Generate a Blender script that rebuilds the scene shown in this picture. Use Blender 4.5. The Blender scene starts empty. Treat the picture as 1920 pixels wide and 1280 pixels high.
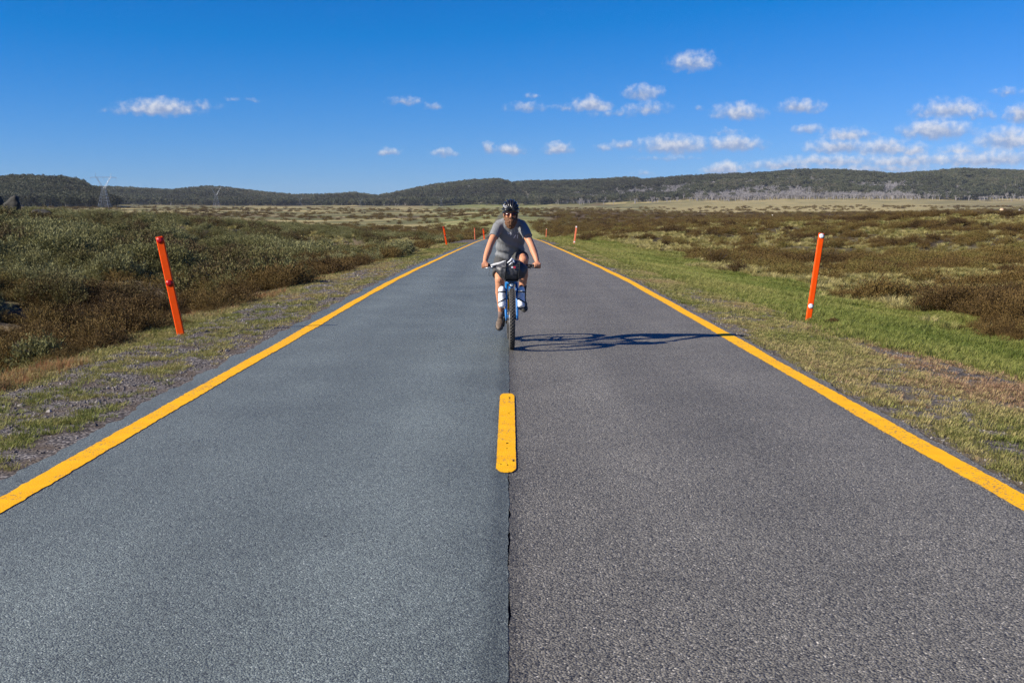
import bpy, bmesh, math, random
import numpy as np
from mathutils import Vector, Matrix
from mathutils.bvhtree import BVHTree

R = math.radians
random.seed(7)
rng = np.random.default_rng(11)
scene = bpy.context.scene
COL = scene.collection

# ------------------------------------------------------------------ camera
FPX = 2100.0                       # focal length in photo pixels (1920 wide)
cam_d = bpy.data.cameras.new('camera')
cam = bpy.data.objects.new('camera', cam_d)
COL.objects.link(cam)
scene.camera = cam
cam_d.sensor_width = 36.0
cam_d.lens = 36.0 * FPX / 1920.0
cam_d.clip_start = 0.05
cam_d.clip_end = 20000
cam.location = (0, 0, 1.6)
PITCH = math.atan(240 / FPX)
cam.rotation_euler = (math.pi / 2 - PITCH, 0, -4 / FPX)

# ------------------------------------------------------------------ sky, sun, exposure
SUN_EL = R(28.5)
sun_from = Vector((-3.05, -1.05, 0)).normalized() * math.cos(SUN_EL) + Vector((0, 0, math.sin(SUN_EL)))
sun_d = bpy.data.lights.new('sun', 'SUN')
sun_d.energy = 5.0
sun_d.angle = R(0.53)
sun_d.color = (1.0, 0.93, 0.80)
sun = bpy.data.objects.new('sun', sun_d)
COL.objects.link(sun)
sun.rotation_euler = sun_from.to_track_quat('Z', 'Y').to_euler()
vs = scene.view_settings
vs.view_transform = 'Standard'
vs.look = 'None'
vs.exposure = 0.75
vs.gamma = 1.0
vs.use_curve_mapping = False
scene.render.film_transparent = False
scene.cycles.max_bounces = 6
scene.cycles.transparent_max_bounces = 8
scene.cycles.use_denoising = True
scene.cycles.denoising_prefilter = 'NONE'


def ray_dir(px, py):
    v = Vector(((px - 960) / FPX, -(py - 640) / FPX, -1.0))
    return (cam.rotation_euler.to_matrix() @ v).normalized()


CLOUDS = [  # where each cloud stands: centre, half width, half height (in sixtieths of a degree or so), thickness
    (300, 202, 66, 17, 1.0), (238, 208, 40, 7, .5), (372, 197, 40, 9, .42), (437, 188, 12, 5, .38), (475, 187, 14, 5, .38),
    (758, 189, 30, 9, .62), (812, 200, 22, 8, .62), (730, 285, 20, 9, .75), (832, 287, 24, 9, .75),
    (916, 278, 13, 14, .8), (958, 281, 28, 12, .9), (1048, 278, 28, 13, .9),
    (990, 201, 40, 11, .62), (995, 180, 16, 6, .5), (1108, 197, 34, 16, 1.), (1065, 201, 28, 9, .5), (1205, 173, 35, 15, .8),
    (1215, 203, 42, 14, .62), (1150, 212, 55, 9, .42), (1298, 116, 44, 20, .8), (1385, 210, 46, 18, .9), (1310, 204, 11, 6, .42),
    (1500, 200, 37, 15, .9), (1265, 272, 68, 20, 1.), (1375, 270, 54, 17, 1.), (1170, 272, 27, 11, .62), (1130, 276, 20, 9, .5),
    (1365, 248, 26, 7, .42), (1515, 242, 27, 10, .6), (1590, 252, 42, 14, .8), (1575, 275, 60, 16, .9), (1660, 277, 50, 17, .95),
    (1712, 282, 34, 13, .8), (1780, 205, 60, 20, .8), (1840, 215, 34, 11, .5), (1755, 243, 60, 21, 1.), (1890, 260, 54, 23, .9),
    (1912, 213, 22, 20, .9), (1890, 172, 28, 9, .45), (1360, 317, 36, 15, 1.), (1205, 325, 24, 7, .5), (1465, 310, 75, 11, .75),
    (1560, 302, 115, 13, .78), (1700, 301, 120, 15, .8), (1850, 298, 130, 18, .85), (1640, 316, 170, 11, .7), (1860, 318, 120, 9, .6), (1800, 280, 46, 11, .6),
    (1250, 296, 60, 6, .4), (2010, 270, 85, 25, .9), (2090, 225, 60, 20, .8), (2260, 250, 90, 24, .9), (2500, 280, 160, 22, .8),
    (-160, 215, 70, 15, .8), (-420, 280, 60, 12, .8), (2420, 180, 60, 18, .8)]

world = bpy.data.worlds.new('World')
scene.world = world
world.use_nodes = True
wt = world.node_tree
wt.nodes.clear()


def mk(nt, kind, **kw):
    n = nt.nodes.new(kind)
    for k, v in kw.items():
        if k.startswith('i_'):
            n.inputs[int(k[2:])].default_value = v
        else:
            setattr(n, k, v)
    return n


def mathn(nt, op, a, b=None, c=None, clamp=False):
    n = nt.nodes.new('ShaderNodeMath')
    n.operation = op
    n.use_clamp = clamp
    for i, v in enumerate((a, b, c)):
        if v is None:
            continue
        if isinstance(v, (int, float)):
            n.inputs[i].default_value = v
        else:
            nt.links.new(v, n.inputs[i])
    return n.outputs[0]


def build_world():
    nt = wt
    L = nt.links.new
    out = mk(nt, 'ShaderNodeOutputWorld')
    bg = mk(nt, 'ShaderNodeBackground')
    bg.inputs['Strength'].default_value = 0.069
    L(bg.outputs[0], out.inputs['Surface'])
    sky = mk(nt, 'ShaderNodeTexSky', sky_type='NISHITA', sun_disc=False)
    sky.sun_elevation = SUN_EL
    sky.sun_rotation = math.atan2(sun_from.x, sun_from.y)
    sky.altitude = 1500
    sky.air_density = 1.0
    sky.dust_density = 0.15
    sky.ozone_density = 3.0
    # polarised, deep blue mountain sky
    grade = mk(nt, 'ShaderNodeVectorMath', operation='MULTIPLY_ADD')
    L(sky.outputs[0], grade.inputs[0])
    grade.inputs[1].default_value = (0.52, 0.62, 1.06)
    grade.inputs[2].default_value = (-1.05, -0.34, 0)
    hsv = mk(nt, 'ShaderNodeVectorMath', operation='MAXIMUM')
    L(grade.outputs[0], hsv.inputs[0])
    hsv.inputs[1].default_value = (0.02, 0.02, 0.02)
    tc = mk(nt, 'ShaderNodeTexCoord')
    sep = mk(nt, 'ShaderNodeSeparateXYZ')
    L(tc.outputs['Generated'], sep.inputs[0])
    az = mathn(nt, 'ARCTAN2', sep.outputs[0], sep.outputs[1])
    el = mathn(nt, 'ARCSINE', sep.outputs[2])
    K = 21.0
    comb = mk(nt, 'ShaderNodeCombineXYZ')
    L(mathn(nt, 'MULTIPLY', az, K), comb.inputs[0])
    L(mathn(nt, 'MULTIPLY', el, K), comb.inputs[1])
    # ragged outlines: shift the place by two noises
    nz = mk(nt, 'ShaderNodeTexNoise', noise_dimensions='2D')
    nz.inputs['Scale'].default_value = 4.5
    nz.inputs['Detail'].default_value = 4
    nz.inputs['Roughness'].default_value = 0.55
    L(comb.outputs[0], nz.inputs['Vector'])
    sh = mk(nt, 'ShaderNodeVectorMath', operation='MULTIPLY_ADD')
    L(nz.outputs['Color'], sh.inputs[0])
    sh.inputs[1].default_value = (0.30, 0.15, 0)
    sh.inputs[2].default_value = (-0.15, -0.075, 0)
    ad = mk(nt, 'ShaderNodeVectorMath', operation='ADD')
    L(comb.outputs[0], ad.inputs[0])
    L(sh.outputs[0], ad.inputs[1])
    dens = None
    shade = None
    wsum = None
    for (px, py, a, b, s) in CLOUDS:
        d = ray_dir(px, py)
        u0 = math.atan2(d.x, d.y) * K
        v0 = math.asin(d.z) * K - .25 * b / 100
        a = a / 100 * 1.35
        b = b / 100 * 1.5
        m = mk(nt, 'ShaderNodeVectorMath', operation='MULTIPLY_ADD')
        L(ad.outputs[0], m.inputs[0])
        m.inputs[1].default_value = (1 / a, 1 / b, 0)
        m.inputs[2].default_value = (-u0 / a, -v0 / b, 0)
        sp = mk(nt, 'ShaderNodeSeparateXYZ')
        L(m.outputs[0], sp.inputs[0])
        vy = mathn(nt, 'MULTIPLY_ADD', mathn(nt, 'MINIMUM', sp.outputs[1], 0.0), 0.8, sp.outputs[1])   # flatter base
        d2 = mathn(nt, 'MULTIPLY_ADD', vy, vy, mathn(nt, 'MULTIPLY', sp.outputs[0], sp.outputs[0]))
        val = mathn(nt, 'MULTIPLY_ADD', mathn(nt, 'SQRT', d2), -s, s)
        val = mathn(nt, 'MAXIMUM', val, 0.0)
        sv = mathn(nt, 'MULTIPLY', val, sp.outputs[1])
        dens = val if dens is None else mathn(nt, 'MAXIMUM', dens, val)
        wsum = val if wsum is None else mathn(nt, 'ADD', wsum, val)
        shade = sv if shade is None else mathn(nt, 'ADD', shade, sv)
    hgt = mathn(nt, 'DIVIDE', shade, mathn(nt, 'MAXIMUM', wsum, 0.02))     # -1 base .. 1 top of the cloud
    fine = mk(nt, 'ShaderNodeTexNoise', noise_dimensions='2D')
    fine.inputs['Scale'].default_value = 7.0
    fine.inputs['Detail'].default_value = 6
    fine.inputs['Roughness'].default_value = 0.52
    L(comb.outputs[0], fine.inputs['Vector'])
    thick = mathn(nt, 'MULTIPLY_ADD', fine.outputs['Fac'], 0.75, -0.36)
    thick = mathn(nt, 'MULTIPLY', thick, mathn(nt, 'MINIMUM', mathn(nt, 'MULTIPLY', dens, 8.0), 1.0))
    thick = mathn(nt, 'ADD', dens, thick)
    mr = mk(nt, 'ShaderNodeMapRange', interpolation_type='SMOOTHSTEP')
    L(thick, mr.inputs['Value'])
    mr.inputs['From Min'].default_value = 0.0
    mr.inputs['From Max'].default_value = 0.86
    mr.inputs['To Max'].default_value = 0.90
    lit = mathn(nt, 'MULTIPLY_ADD', hgt, 1.35, 0.12)
    lit = mathn(nt, 'ADD', lit, mathn(nt, 'MULTIPLY_ADD', fine.outputs['Fac'], 1.5, -0.68), clamp=True)
    cr = mk(nt, 'ShaderNodeMix', data_type='RGBA')
    L(lit, cr.inputs[0])
    s = 1 / 0.115
    cr.inputs[6].default_value = (0.30 * s, 0.39 * s, 0.60 * s, 1)
    cr.inputs[7].default_value = (0.80 * s, 0.80 * s, 0.84 * s, 1)
    mx = mk(nt, 'ShaderNodeMix', data_type='RGBA')
    L(mr.outputs[0], mx.inputs[0])
    L(hsv.outputs[0], mx.inputs[6])
    L(cr.outputs[2], mx.inputs[7])
    L(mx.outputs[2], bg.inputs['Color'])


build_world()
world.cycles.sampling_method = 'MANUAL'
world.cycles.sample_map_resolution = 1024

# ------------------------------------------------------------------ helpers
def link(o, parent=None):
    COL.objects.link(o)
    if parent is not None:
        o.parent = parent
    return o


def mesh_from(name, verts, faces, smooth=False):
    me = bpy.data.meshes.new(name)
    verts = np.asarray(verts, dtype=np.float32).reshape(-1, 3)
    if isinstance(faces, np.ndarray):
        nf, k = faces.shape
        me.vertices.add(len(verts))
        me.vertices.foreach_set('co', verts.ravel())
        me.loops.add(nf * k)
        me.loops.foreach_set('vertex_index', faces.astype(np.int32).ravel())
        me.polygons.add(nf)
        me.polygons.foreach_set('loop_start', np.arange(0, nf * k, k, dtype=np.int32))
        me.update(calc_edges=True)
        me.validate()
    else:
        me.from_pydata([tuple(map(float, v)) for v in verts], [], faces)
        me.update()
    if smooth:
        me.polygons.foreach_set('use_smooth', np.ones(len(me.polygons), dtype=bool))
    return me


def obj(name, me, mat, parent=None):
    o = bpy.data.objects.new(name, me)
    if mat is not None:
        me.materials.clear()
        me.materials.append(mat)
    return link(o, parent)


def empty(name, loc=(0, 0, 0), rot=(0, 0, 0)):
    o = bpy.data.objects.new(name, None)
    o.empty_display_size = 0.2
    o.location = loc
    o.rotation_euler = rot
    return link(o)


def tag(o, label=None, cat=None, group=None, kind=None):
    if label:
        o['label'] = label
    if cat:
        o['category'] = cat
    if group:
        o['group'] = group
    if kind:
        o['kind'] = kind
    return o


class MB:
    """collects verts and faces of one mesh"""
    def __init__(self):
        self.v = []
        self.f = []

    def add(self, vs_, fs_):
        n = len(self.v)
        self.v += [tuple(p) for p in vs_]
        self.f += [tuple(i + n for i in f) for f in fs_]
        return self

    def box(self, c, s, rot=None):
        c = Vector(c)
        M = rot if rot is not None else Matrix.Identity(3)
        pts = [c + M @ Vector((sx * s[0] / 2, sy * s[1] / 2, sz * s[2] / 2)) for sx in (-1, 1) for sy in (-1, 1) for sz in (-1, 1)]
        return self.add(pts, [(0, 1, 3, 2), (4, 6, 7, 5), (0, 4, 5, 1), (2, 3, 7, 6), (0, 2, 6, 4), (1, 5, 7, 3)])

    def tube(self, pts, rad, seg=10, closed=False, up=(0, 0, 1), flat=1.0):
        """loft of ellipse rings: rad is r or (r_side, r_up) or a list of them"""
        pts = [Vector(p) for p in pts]
        n = len(pts)
        if not isinstance(rad, list):
            rad = [rad] * n
        up = Vector(up)
        vs_ = []
        prev = None
        for i, p in enumerate(pts):
            if closed:
                t = pts[(i + 1) % n] - pts[i - 1]
            else:
                t = pts[min(i + 1, n - 1)] - pts[max(i - 1, 0)]
            if t.length < 1e-9:
                t = Vector((0, 0, 1))
            t.normalize()
            s = t.cross(up)
            if s.length < 0.05:
                s = t.cross(Vector((0, 1, 0.1)))
            s.normalize()
            if prev is not None and s.dot(prev) < 0 and not closed:
                s = -s
            prev = s
            w = s.cross(t).normalized()
            r = rad[i]
            rs, ru = (r, r * flat) if isinstance(r, (int, float)) else r
            for k in range(seg):
                a = 2 * math.pi * k / seg
                vs_.append(p + s * (rs * math.cos(a)) + w * (ru * math.sin(a)))
        fs_ = []
        for i in range(n if closed else n - 1):
            j = (i + 1) % n
            for k in range(seg):
                k2 = (k + 1) % seg
                fs_.append((i * seg + k, i * seg + k2, j * seg + k2, j * seg + k))
        if not closed:
            fs_.append(tuple(range(seg - 1, -1, -1)))
            fs_.append(tuple((n - 1) * seg + k for k in range(seg)))
        return self.add(vs_, fs_)

    def ball(self, c, r, seg=12, rings=8):
        c = Vector(c)
        r = Vector(r) if not isinstance(r, (int, float)) else Vector((r, r, r))
        vs_ = [c + Vector((0, 0, r.z))]
        for i in range(1, rings):
            th = math.pi * i / rings
            for k in range(seg):
                a = 2 * math.pi * k / seg
                vs_.append(c + Vector((r.x * math.sin(th) * math.cos(a), r.y * math.sin(th) * math.sin(a), r.z * math.cos(th))))
        vs_.append(c - Vector((0, 0, r.z)))
        fs_ = [(0, 1 + k, 1 + (k + 1) % seg) for k in range(seg)]
        for i in range(rings - 2):
            for k in range(seg):
                a = 1 + i * seg
                fs_.append((a + k, a + seg + k, a + seg + (k + 1) % seg, a + (k + 1) % seg))
        last = len(vs_) - 1
        b = 1 + (rings - 2) * seg
        fs_ += [(b + k, last, b + (k + 1) % seg) for k in range(seg)]
        return self.add(vs_, fs_)

    def mesh(self, name, smooth=True):
        me = mesh_from(name, self.v, self.f, smooth)
        bm = bmesh.new()
        bm.from_mesh(me)
        bmesh.ops.recalc_face_normals(bm, faces=bm.faces)
        bm.to_mesh(me)
        bm.free()
        return me

    def build(self, name, mat, parent=None, smooth=True, bevel=0.0):
        me = self.mesh(name, smooth)
        if bevel:
            bm = bmesh.new()
            bm.from_mesh(me)
            bmesh.ops.bevel(bm, geom=[e for e in bm.edges if e.calc_face_angle(0) > 0.6], offset=bevel, segments=2, affect='EDGES', clamp_overlap=True)
            bm.to_mesh(me)
            bm.free()
        o = obj(name, me, mat, parent)
        return o


def baked(mb, voxel, smooth_it=4, wrinkle=None):
    """melt overlapping lofts into one continuous skin"""
    me = mb.mesh('m')
    o = bpy.data.objects.new('m', me)
    COL.objects.link(o)
    m = o.modifiers.new('r', 'REMESH')
    m.mode = 'VOXEL'
    m.voxel_size = voxel
    m.use_smooth_shade = True
    s = o.modifiers.new('s', 'SMOOTH')
    s.factor = 0.5
    s.iterations = smooth_it
    dg = bpy.context.evaluated_depsgraph_get()
    me2 = bpy.data.meshes.new_from_object(o.evaluated_get(dg))
    bpy.data.objects.remove(o)
    bpy.data.meshes.remove(me)
    me2.polygons.foreach_set('use_smooth', np.ones(len(me2.polygons), dtype=bool))
    if wrinkle is not None:
        n = len(me2.vertices)
        co = np.empty(n * 3, np.float32)
        me2.vertices.foreach_get('co', co)
        no = np.empty(n * 3, np.float32)
        me2.vertices.foreach_get('normal', no)
        co = co.reshape(-1, 3)
        no = no.reshape(-1, 3)
        co = co + no * wrinkle(co)[:, None]
        me2.vertices.foreach_set('co', co.astype(np.float32).ravel())
        me2.update()
    return me2


# ---- noise for layout
def _hash(ix, iy, seed):
    h = (ix.astype(np.int64) * 374761393 + iy.astype(np.int64) * 668265263 + seed * 144665) & 0xFFFFFFFF
    h = ((h ^ (h >> 13)) * 1274126177) & 0xFFFFFFFF
    h = (h ^ (h >> 16)) & 0xFFFFFFFF
    return h / 4294967295.0


def vnoise(x, y, seed=0):
    x = np.asarray(x, float)
    y = np.asarray(y, float)
    ix = np.floor(x)
    iy = np.floor(y)
    fx = x - ix
    fy = y - iy
    fx = fx * fx * (3 - 2 * fx)
    fy = fy * fy * (3 - 2 * fy)
    a = _hash(ix, iy, seed)
    b = _hash(ix + 1, iy, seed)
    c = _hash(ix, iy + 1, seed)
    d = _hash(ix + 1, iy + 1, seed)
    return (a * (1 - fx) + b * fx) * (1 - fy) + (c * (1 - fx) + d * fx) * fy


def fbm(x, y, seed=0, oct=4, rough=0.55):
    s = 0
    a = 1.0
    t = 0
    for i in range(oct):
        s = s + a * vnoise(x * 2 ** i, y * 2 ** i, seed + i * 17)
        t += a
        a *= rough
    return s / t


def sstep(a, b, x):
    t = np.clip((np.asarray(x, float) - a) / (b - a), 0, 1)
    return t * t * (3 - 2 * t)


# ------------------------------------------------------------------ materials
def new_mat(name):
    m = bpy.data.materials.new(name)
    m.use_nodes = True
    nt = m.node_tree
    p = nt.nodes['Principled BSDF']
    return m, nt, p


def simple(name, col, rough=0.6, metal=0.0, spec=0.5, noise=0.0, nscale=40.0, bump=0.0, coat=0.0):
    m, nt, p = new_mat(name)
    p.inputs['Base Color'].default_value = (*col, 1)
    p.inputs['Roughness'].default_value = rough
    p.inputs['Metallic'].default_value = metal
    p.inputs['Specular IOR Level'].default_value = spec
    p.inputs['Coat Weight'].default_value = coat
    if noise or bump:
        tc = mk(nt, 'ShaderNodeTexCoord')
        nz = mk(nt, 'ShaderNodeTexNoise')
        nz.inputs['Scale'].default_value = nscale
        nz.inputs['Detail'].default_value = 6
        nt.links.new(tc.outputs['Object'], nz.inputs['Vector'])
        if noise:
            mx = mk(nt, 'ShaderNodeMix', data_type='RGBA')
            nt.links.new(nz.outputs['Fac'], mx.inputs[0])
            mx.inputs[6].default_value = (*[c * (1 - noise) for c in col], 1)
            mx.inputs[7].default_value = (*[min(1, c * (1 + noise)) for c in col], 1)
            nt.links.new(mx.outputs[2], p.inputs['Base Color'])
        if bump:
            b = mk(nt, 'ShaderNodeBump')
            b.inputs['Strength'].default_value = bump
            b.inputs['Distance'].default_value = 0.004
            nt.links.new(nz.outputs['Fac'], b.inputs['Height'])
            nt.links.new(b.outputs[0], p.inputs['Normal'])
    return m


def plant_mat(name, cols, rough=0.7, transl=0.25, spec=0.25):
    """cols: list of colours, one picked along the plant's own tint (0..1) with a little jitter of its own"""
    m, nt, p = new_mat(name)
    L = nt.links.new
    at = mk(nt, 'ShaderNodeAttribute', attribute_type='INSTANCER', attribute_name='tint')
    oi = mk(nt, 'ShaderNodeObjectInfo')
    geo = mk(nt, 'ShaderNodeNewGeometry')
    t = mathn(nt, 'MULTIPLY_ADD', oi.outputs['Random'], 0.22, -0.11)
    t = mathn(nt, 'ADD', at.outputs['Fac'], t)
    t2 = mathn(nt, 'MULTIPLY_ADD', geo.outputs['Random Per Island'], 0.36, -0.18)
    t = mathn(nt, 'ADD', t, t2, clamp=True)
    cr = mk(nt, 'ShaderNodeValToRGB')
    e = cr.color_ramp.elements
    n = len(cols)
    e[0].position = 0
    e[0].color = (*cols[0], 1)
    e[1].position = 1
    e[1].color = (*cols[-1], 1)
    for i in range(1, n - 1):
        x = e.new(i / (n - 1))
        x.color = (*cols[i], 1)
    L(t, cr.inputs[0])
    p.inputs['Roughness'].default_value = rough
    p.inputs['Specular IOR Level'].default_value = spec
    L(cr.outputs[0], p.inputs['Base Color'])
    if transl:
        tr = mk(nt, 'ShaderNodeBsdfTranslucent')
        L(cr.outputs[0], tr.inputs['Color'])
        ms = mk(nt, 'ShaderNodeMixShader')
        ms.inputs[0].default_value = transl
        L(p.outputs[0], ms.inputs[1])
        L(tr.outputs[0], ms.inputs[2])
        L(ms.outputs[0], nt.nodes['Material Output'].inputs['Surface'])
    return m


# ------------------------------------------------------------------ the lie of the land
_ry = np.array([-40, 0, 25, 33, 41, 55, 71, 85, 100, 115, 130, 145, 160, 200, 260, 5000.])
_rz = np.array([0, 0, 0, -.06, -.15, -.30, -.50, -.66, -.86, -1.09, -1.35, -1.72, -2.2, -3.4, -3.4, -3.4])
_fy = np.arange(-40, 400, 0.5)
_fz = np.interp(_fy, _ry, _rz)
_k = np.hanning(25)
_k /= _k.sum()
_fz = np.convolve(np.pad(_fz, 12, mode='edge'), _k, mode='valid')


def road_z(y):
    return np.interp(y, _fy, _fz)


SLN = np.array([[0, 3.2, 4.6, 5.4, 7.5, 10, 14, 20, 26, 34, 50, 90, 400], [0, -.010, -.06, -.18, -.6, -.5, -.2, .25, .7, 1.3, 1.9, 2.2, 2.4]])
SLF = np.array([[0, 3.2, 4.6, 5.4, 7.4, 13.6, 20, 23, 33, 50, 90, 400], [0, -.010, -.08, -.12, -.1, .2, .55, 1.05, 1.8, 2.15, 2.4, 2.6]])
SRN = np.array([[0, 3.0, 5, 7, 10, 15, 25, 40, 60, 100, 400], [0, -.010, -.15, -.4, -.68, -.8, -.8, -.5, -.1, .3, .6]])
SRF = np.array([[0, 3.0, 5, 9, 22, 36, 53, 63, 100, 400], [0, -.010, 0, .45, 1.25, 1.9, 2.7, 2.9, 3.2, 3.3]])
FPXK = np.array([-2500, 0, 200, 600, 800, 960, 1100, 1300, 1600, 1900, 5000.])
FD = np.array([150, 250, 400, 600, 900, 1300, 1700, 2050.])
FT = np.array([                                     # how high far ground stands, as rows of the view, per bearing and distance
    [420, 415, 408, 400, 392, 386, 383, 381],
    [420, 415, 408, 400, 392, 386, 383, 381],
    [424, 418, 410, 401, 393, 388, 386, 385],
    [440, 436, 424, 410, 398, 392, 389, 387],
    [444, 440, 424, 408, 398, 392, 389, 387],
    [448, 441, 411, 401, 396, 392, 390, 388],
    [436, 428, 414, 404, 398, 392, 389, 386],
    [422, 417, 413, 407, 400, 391, 384, 378],
    [416, 412, 410, 404, 399, 388, 380, 374],
    [412, 411, 408, 402, 396, 389, 384, 378],
    [412, 411, 408, 402, 396, 389, 384, 378]], float)
RIDGE = np.array([                                  # skyline of the hills, bearing : row
    (-2500, 350), (-300, 345), (0, 350), (215, 353), (280, 356), (330, 358), (400, 351), (440, 354), (480, 360), (560, 368), (620, 367), (670, 363), (715, 370), (760, 360),
    (820, 347), (880, 341), (940, 337), (965, 343), (1050, 341), (1120, 337), (1185, 334), (1205, 339), (1290, 332), (1390, 328),
    (1440, 324), (1500, 320), (1560, 320), (1640, 324), (1680, 327), (1720, 325), (1800, 318), (1850, 319), (1920, 322), (2300, 330), (5000, 345)], float)
NEARHILL = np.array([(-2500, 350), (-400, 345), (-60, 334), (0, 332), (60, 329), (130, 329), (160, 334), (185, 346), (205, 353), (222, 372), (240, 392), (5000, 430)], float)


def bearing(x, y):
    return 960 + FPX * x / np.maximum(y, 1.0)


def height(x, y):
    x = np.asarray(x, float)
    y = np.asarray(y, float)
    rz = road_z(y)
    ax = np.abs(x)
    wl = sstep(25, 85, y)
    wr = sstep(40, 140, y)
    left = np.interp(ax, SLN[0], SLN[1]) * (1 - wl) + np.interp(ax, SLF[0], SLF[1]) * wl
    right = np.interp(ax, SRN[0], SRN[1]) * (1 - wr) + np.interp(ax, SRF[0], SRF[1]) * wr
    near = rz + np.where(x < 0, left, right)
    und = (fbm(x * .09 + 3, y * .09, 5, 4) - .5) * sstep(6, 14, ax) * 0.9 + (fbm(x * .45, y * .45, 9, 3) - .5) * sstep(5.5, 9, ax) * .5
    und = und + (fbm(x * 1.7, y * 1.7, 19, 2) - .5) * sstep(3.3, 4.2, ax) * .05
    near = near + und
    # far ground
    b = bearing(x, y)
    yy = np.clip(y, FD[0], FD[-1])
    kd = np.interp(np.log(yy), np.log(FD), np.arange(len(FD)))
    kb = np.interp(b, FPXK, np.arange(len(FPXK)))
    i0 = np.clip(np.floor(kb).astype(int), 0, len(FPXK) - 2)
    j0 = np.clip(np.floor(kd).astype(int), 0, len(FD) - 2)
    fi = kb - i0
    fj = kd - j0
    fi = fi * fi * (3 - 2 * fi)
    row = (FT[i0, j0] * (1 - fi) + FT[i0 + 1, j0] * fi) * (1 - fj) + (FT[i0, j0 + 1] * (1 - fi) + FT[i0 + 1, j0 + 1] * fi) * fj
    far = 1.6 + (400 - row) * yy / FPX
    far = far + (fbm(x * .012, y * .012, 31, 4) - .5) * 2.2 * sstep(150, 500, y) * sstep(8, 60, ax) 
    # hills
    tr = np.interp(b, RIDGE[:, 0], RIDGE[:, 1])
    top = 1.6 + (400 - tr - 9) * 2750 / FPX
    rise = np.sin(np.pi / 2 * np.clip((y - 2050) / 740, 0, 1)) ** 1.15 - 0.9 * sstep(2850, 4300, y)
    hill = (top - far) * rise + (fbm(x * .004, y * .004, 41, 4) - .5) * 22 * sstep(2080, 2250, y) * (1 - sstep(2380, 2560, y))
    t2 = np.interp(b, NEARHILL[:, 0], NEARHILL[:, 1])
    base = 1.6 + (400 - 382) * 1250 / FPX
    top2 = 1.6 + (400 - t2 - 18) * 1500 / FPX
    h2 = np.maximum(top2 - base, 0) * (sstep(1180, 1520, y) - sstep(1600, 2000, y)) * (b < 260)
    far = far + np.maximum(hill, 0) * (y > 2000) + h2
    w = sstep(140, 240, y)
    z = near * (1 - w) + far * w
    return z


def hz(x, y):
    return float(height(np.array([x]), np.array([y]))[0])


# ------------------------------------------------------------------ ground cover: what grows where (0..1 fields)
def heath_left(x, y):
    """heath starts past a wavering edge"""
    e = 5.15 + (fbm(y * .5, 0 * y + 3, 61, 3) - .5) * .7
    return sstep(-.15, .25, -x - e)


def heath_right(x, y):
    e = 9.6 + (fbm(y * .16, 0 * y + 8, 63, 3) - .5) * 5.5 + sstep(60, 120, y) * (-2.5)
    return sstep(-.3, .5, x - e)


def green_right(x, y):
    e = np.interp(y, [9, 11.6, 14, 18, 26, 60], [5.9, 5.6, 5.0, 4.6, 4.2, 3.8]) + (fbm(y * .5, 0 * y + 5, 65, 3) - .5) * .8
    return sstep(-.3, .5, x - e) * (1 - heath_right(x, y))


def tussock_f(x, y):
    """streaks of pale tussock grass between the heath on the plain"""
    n = fbm(x * .15 + 40, y * .115 + 7, 71, 5, .65)
    return sstep(.508, .548, n)


def soil_patch(x, y):
    return sstep(.54, .61, fbm(x * .26 + 9, y * .2, 83, 3)) * sstep(7, 9, -x) * (1 - sstep(14, 20, -x))

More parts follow.
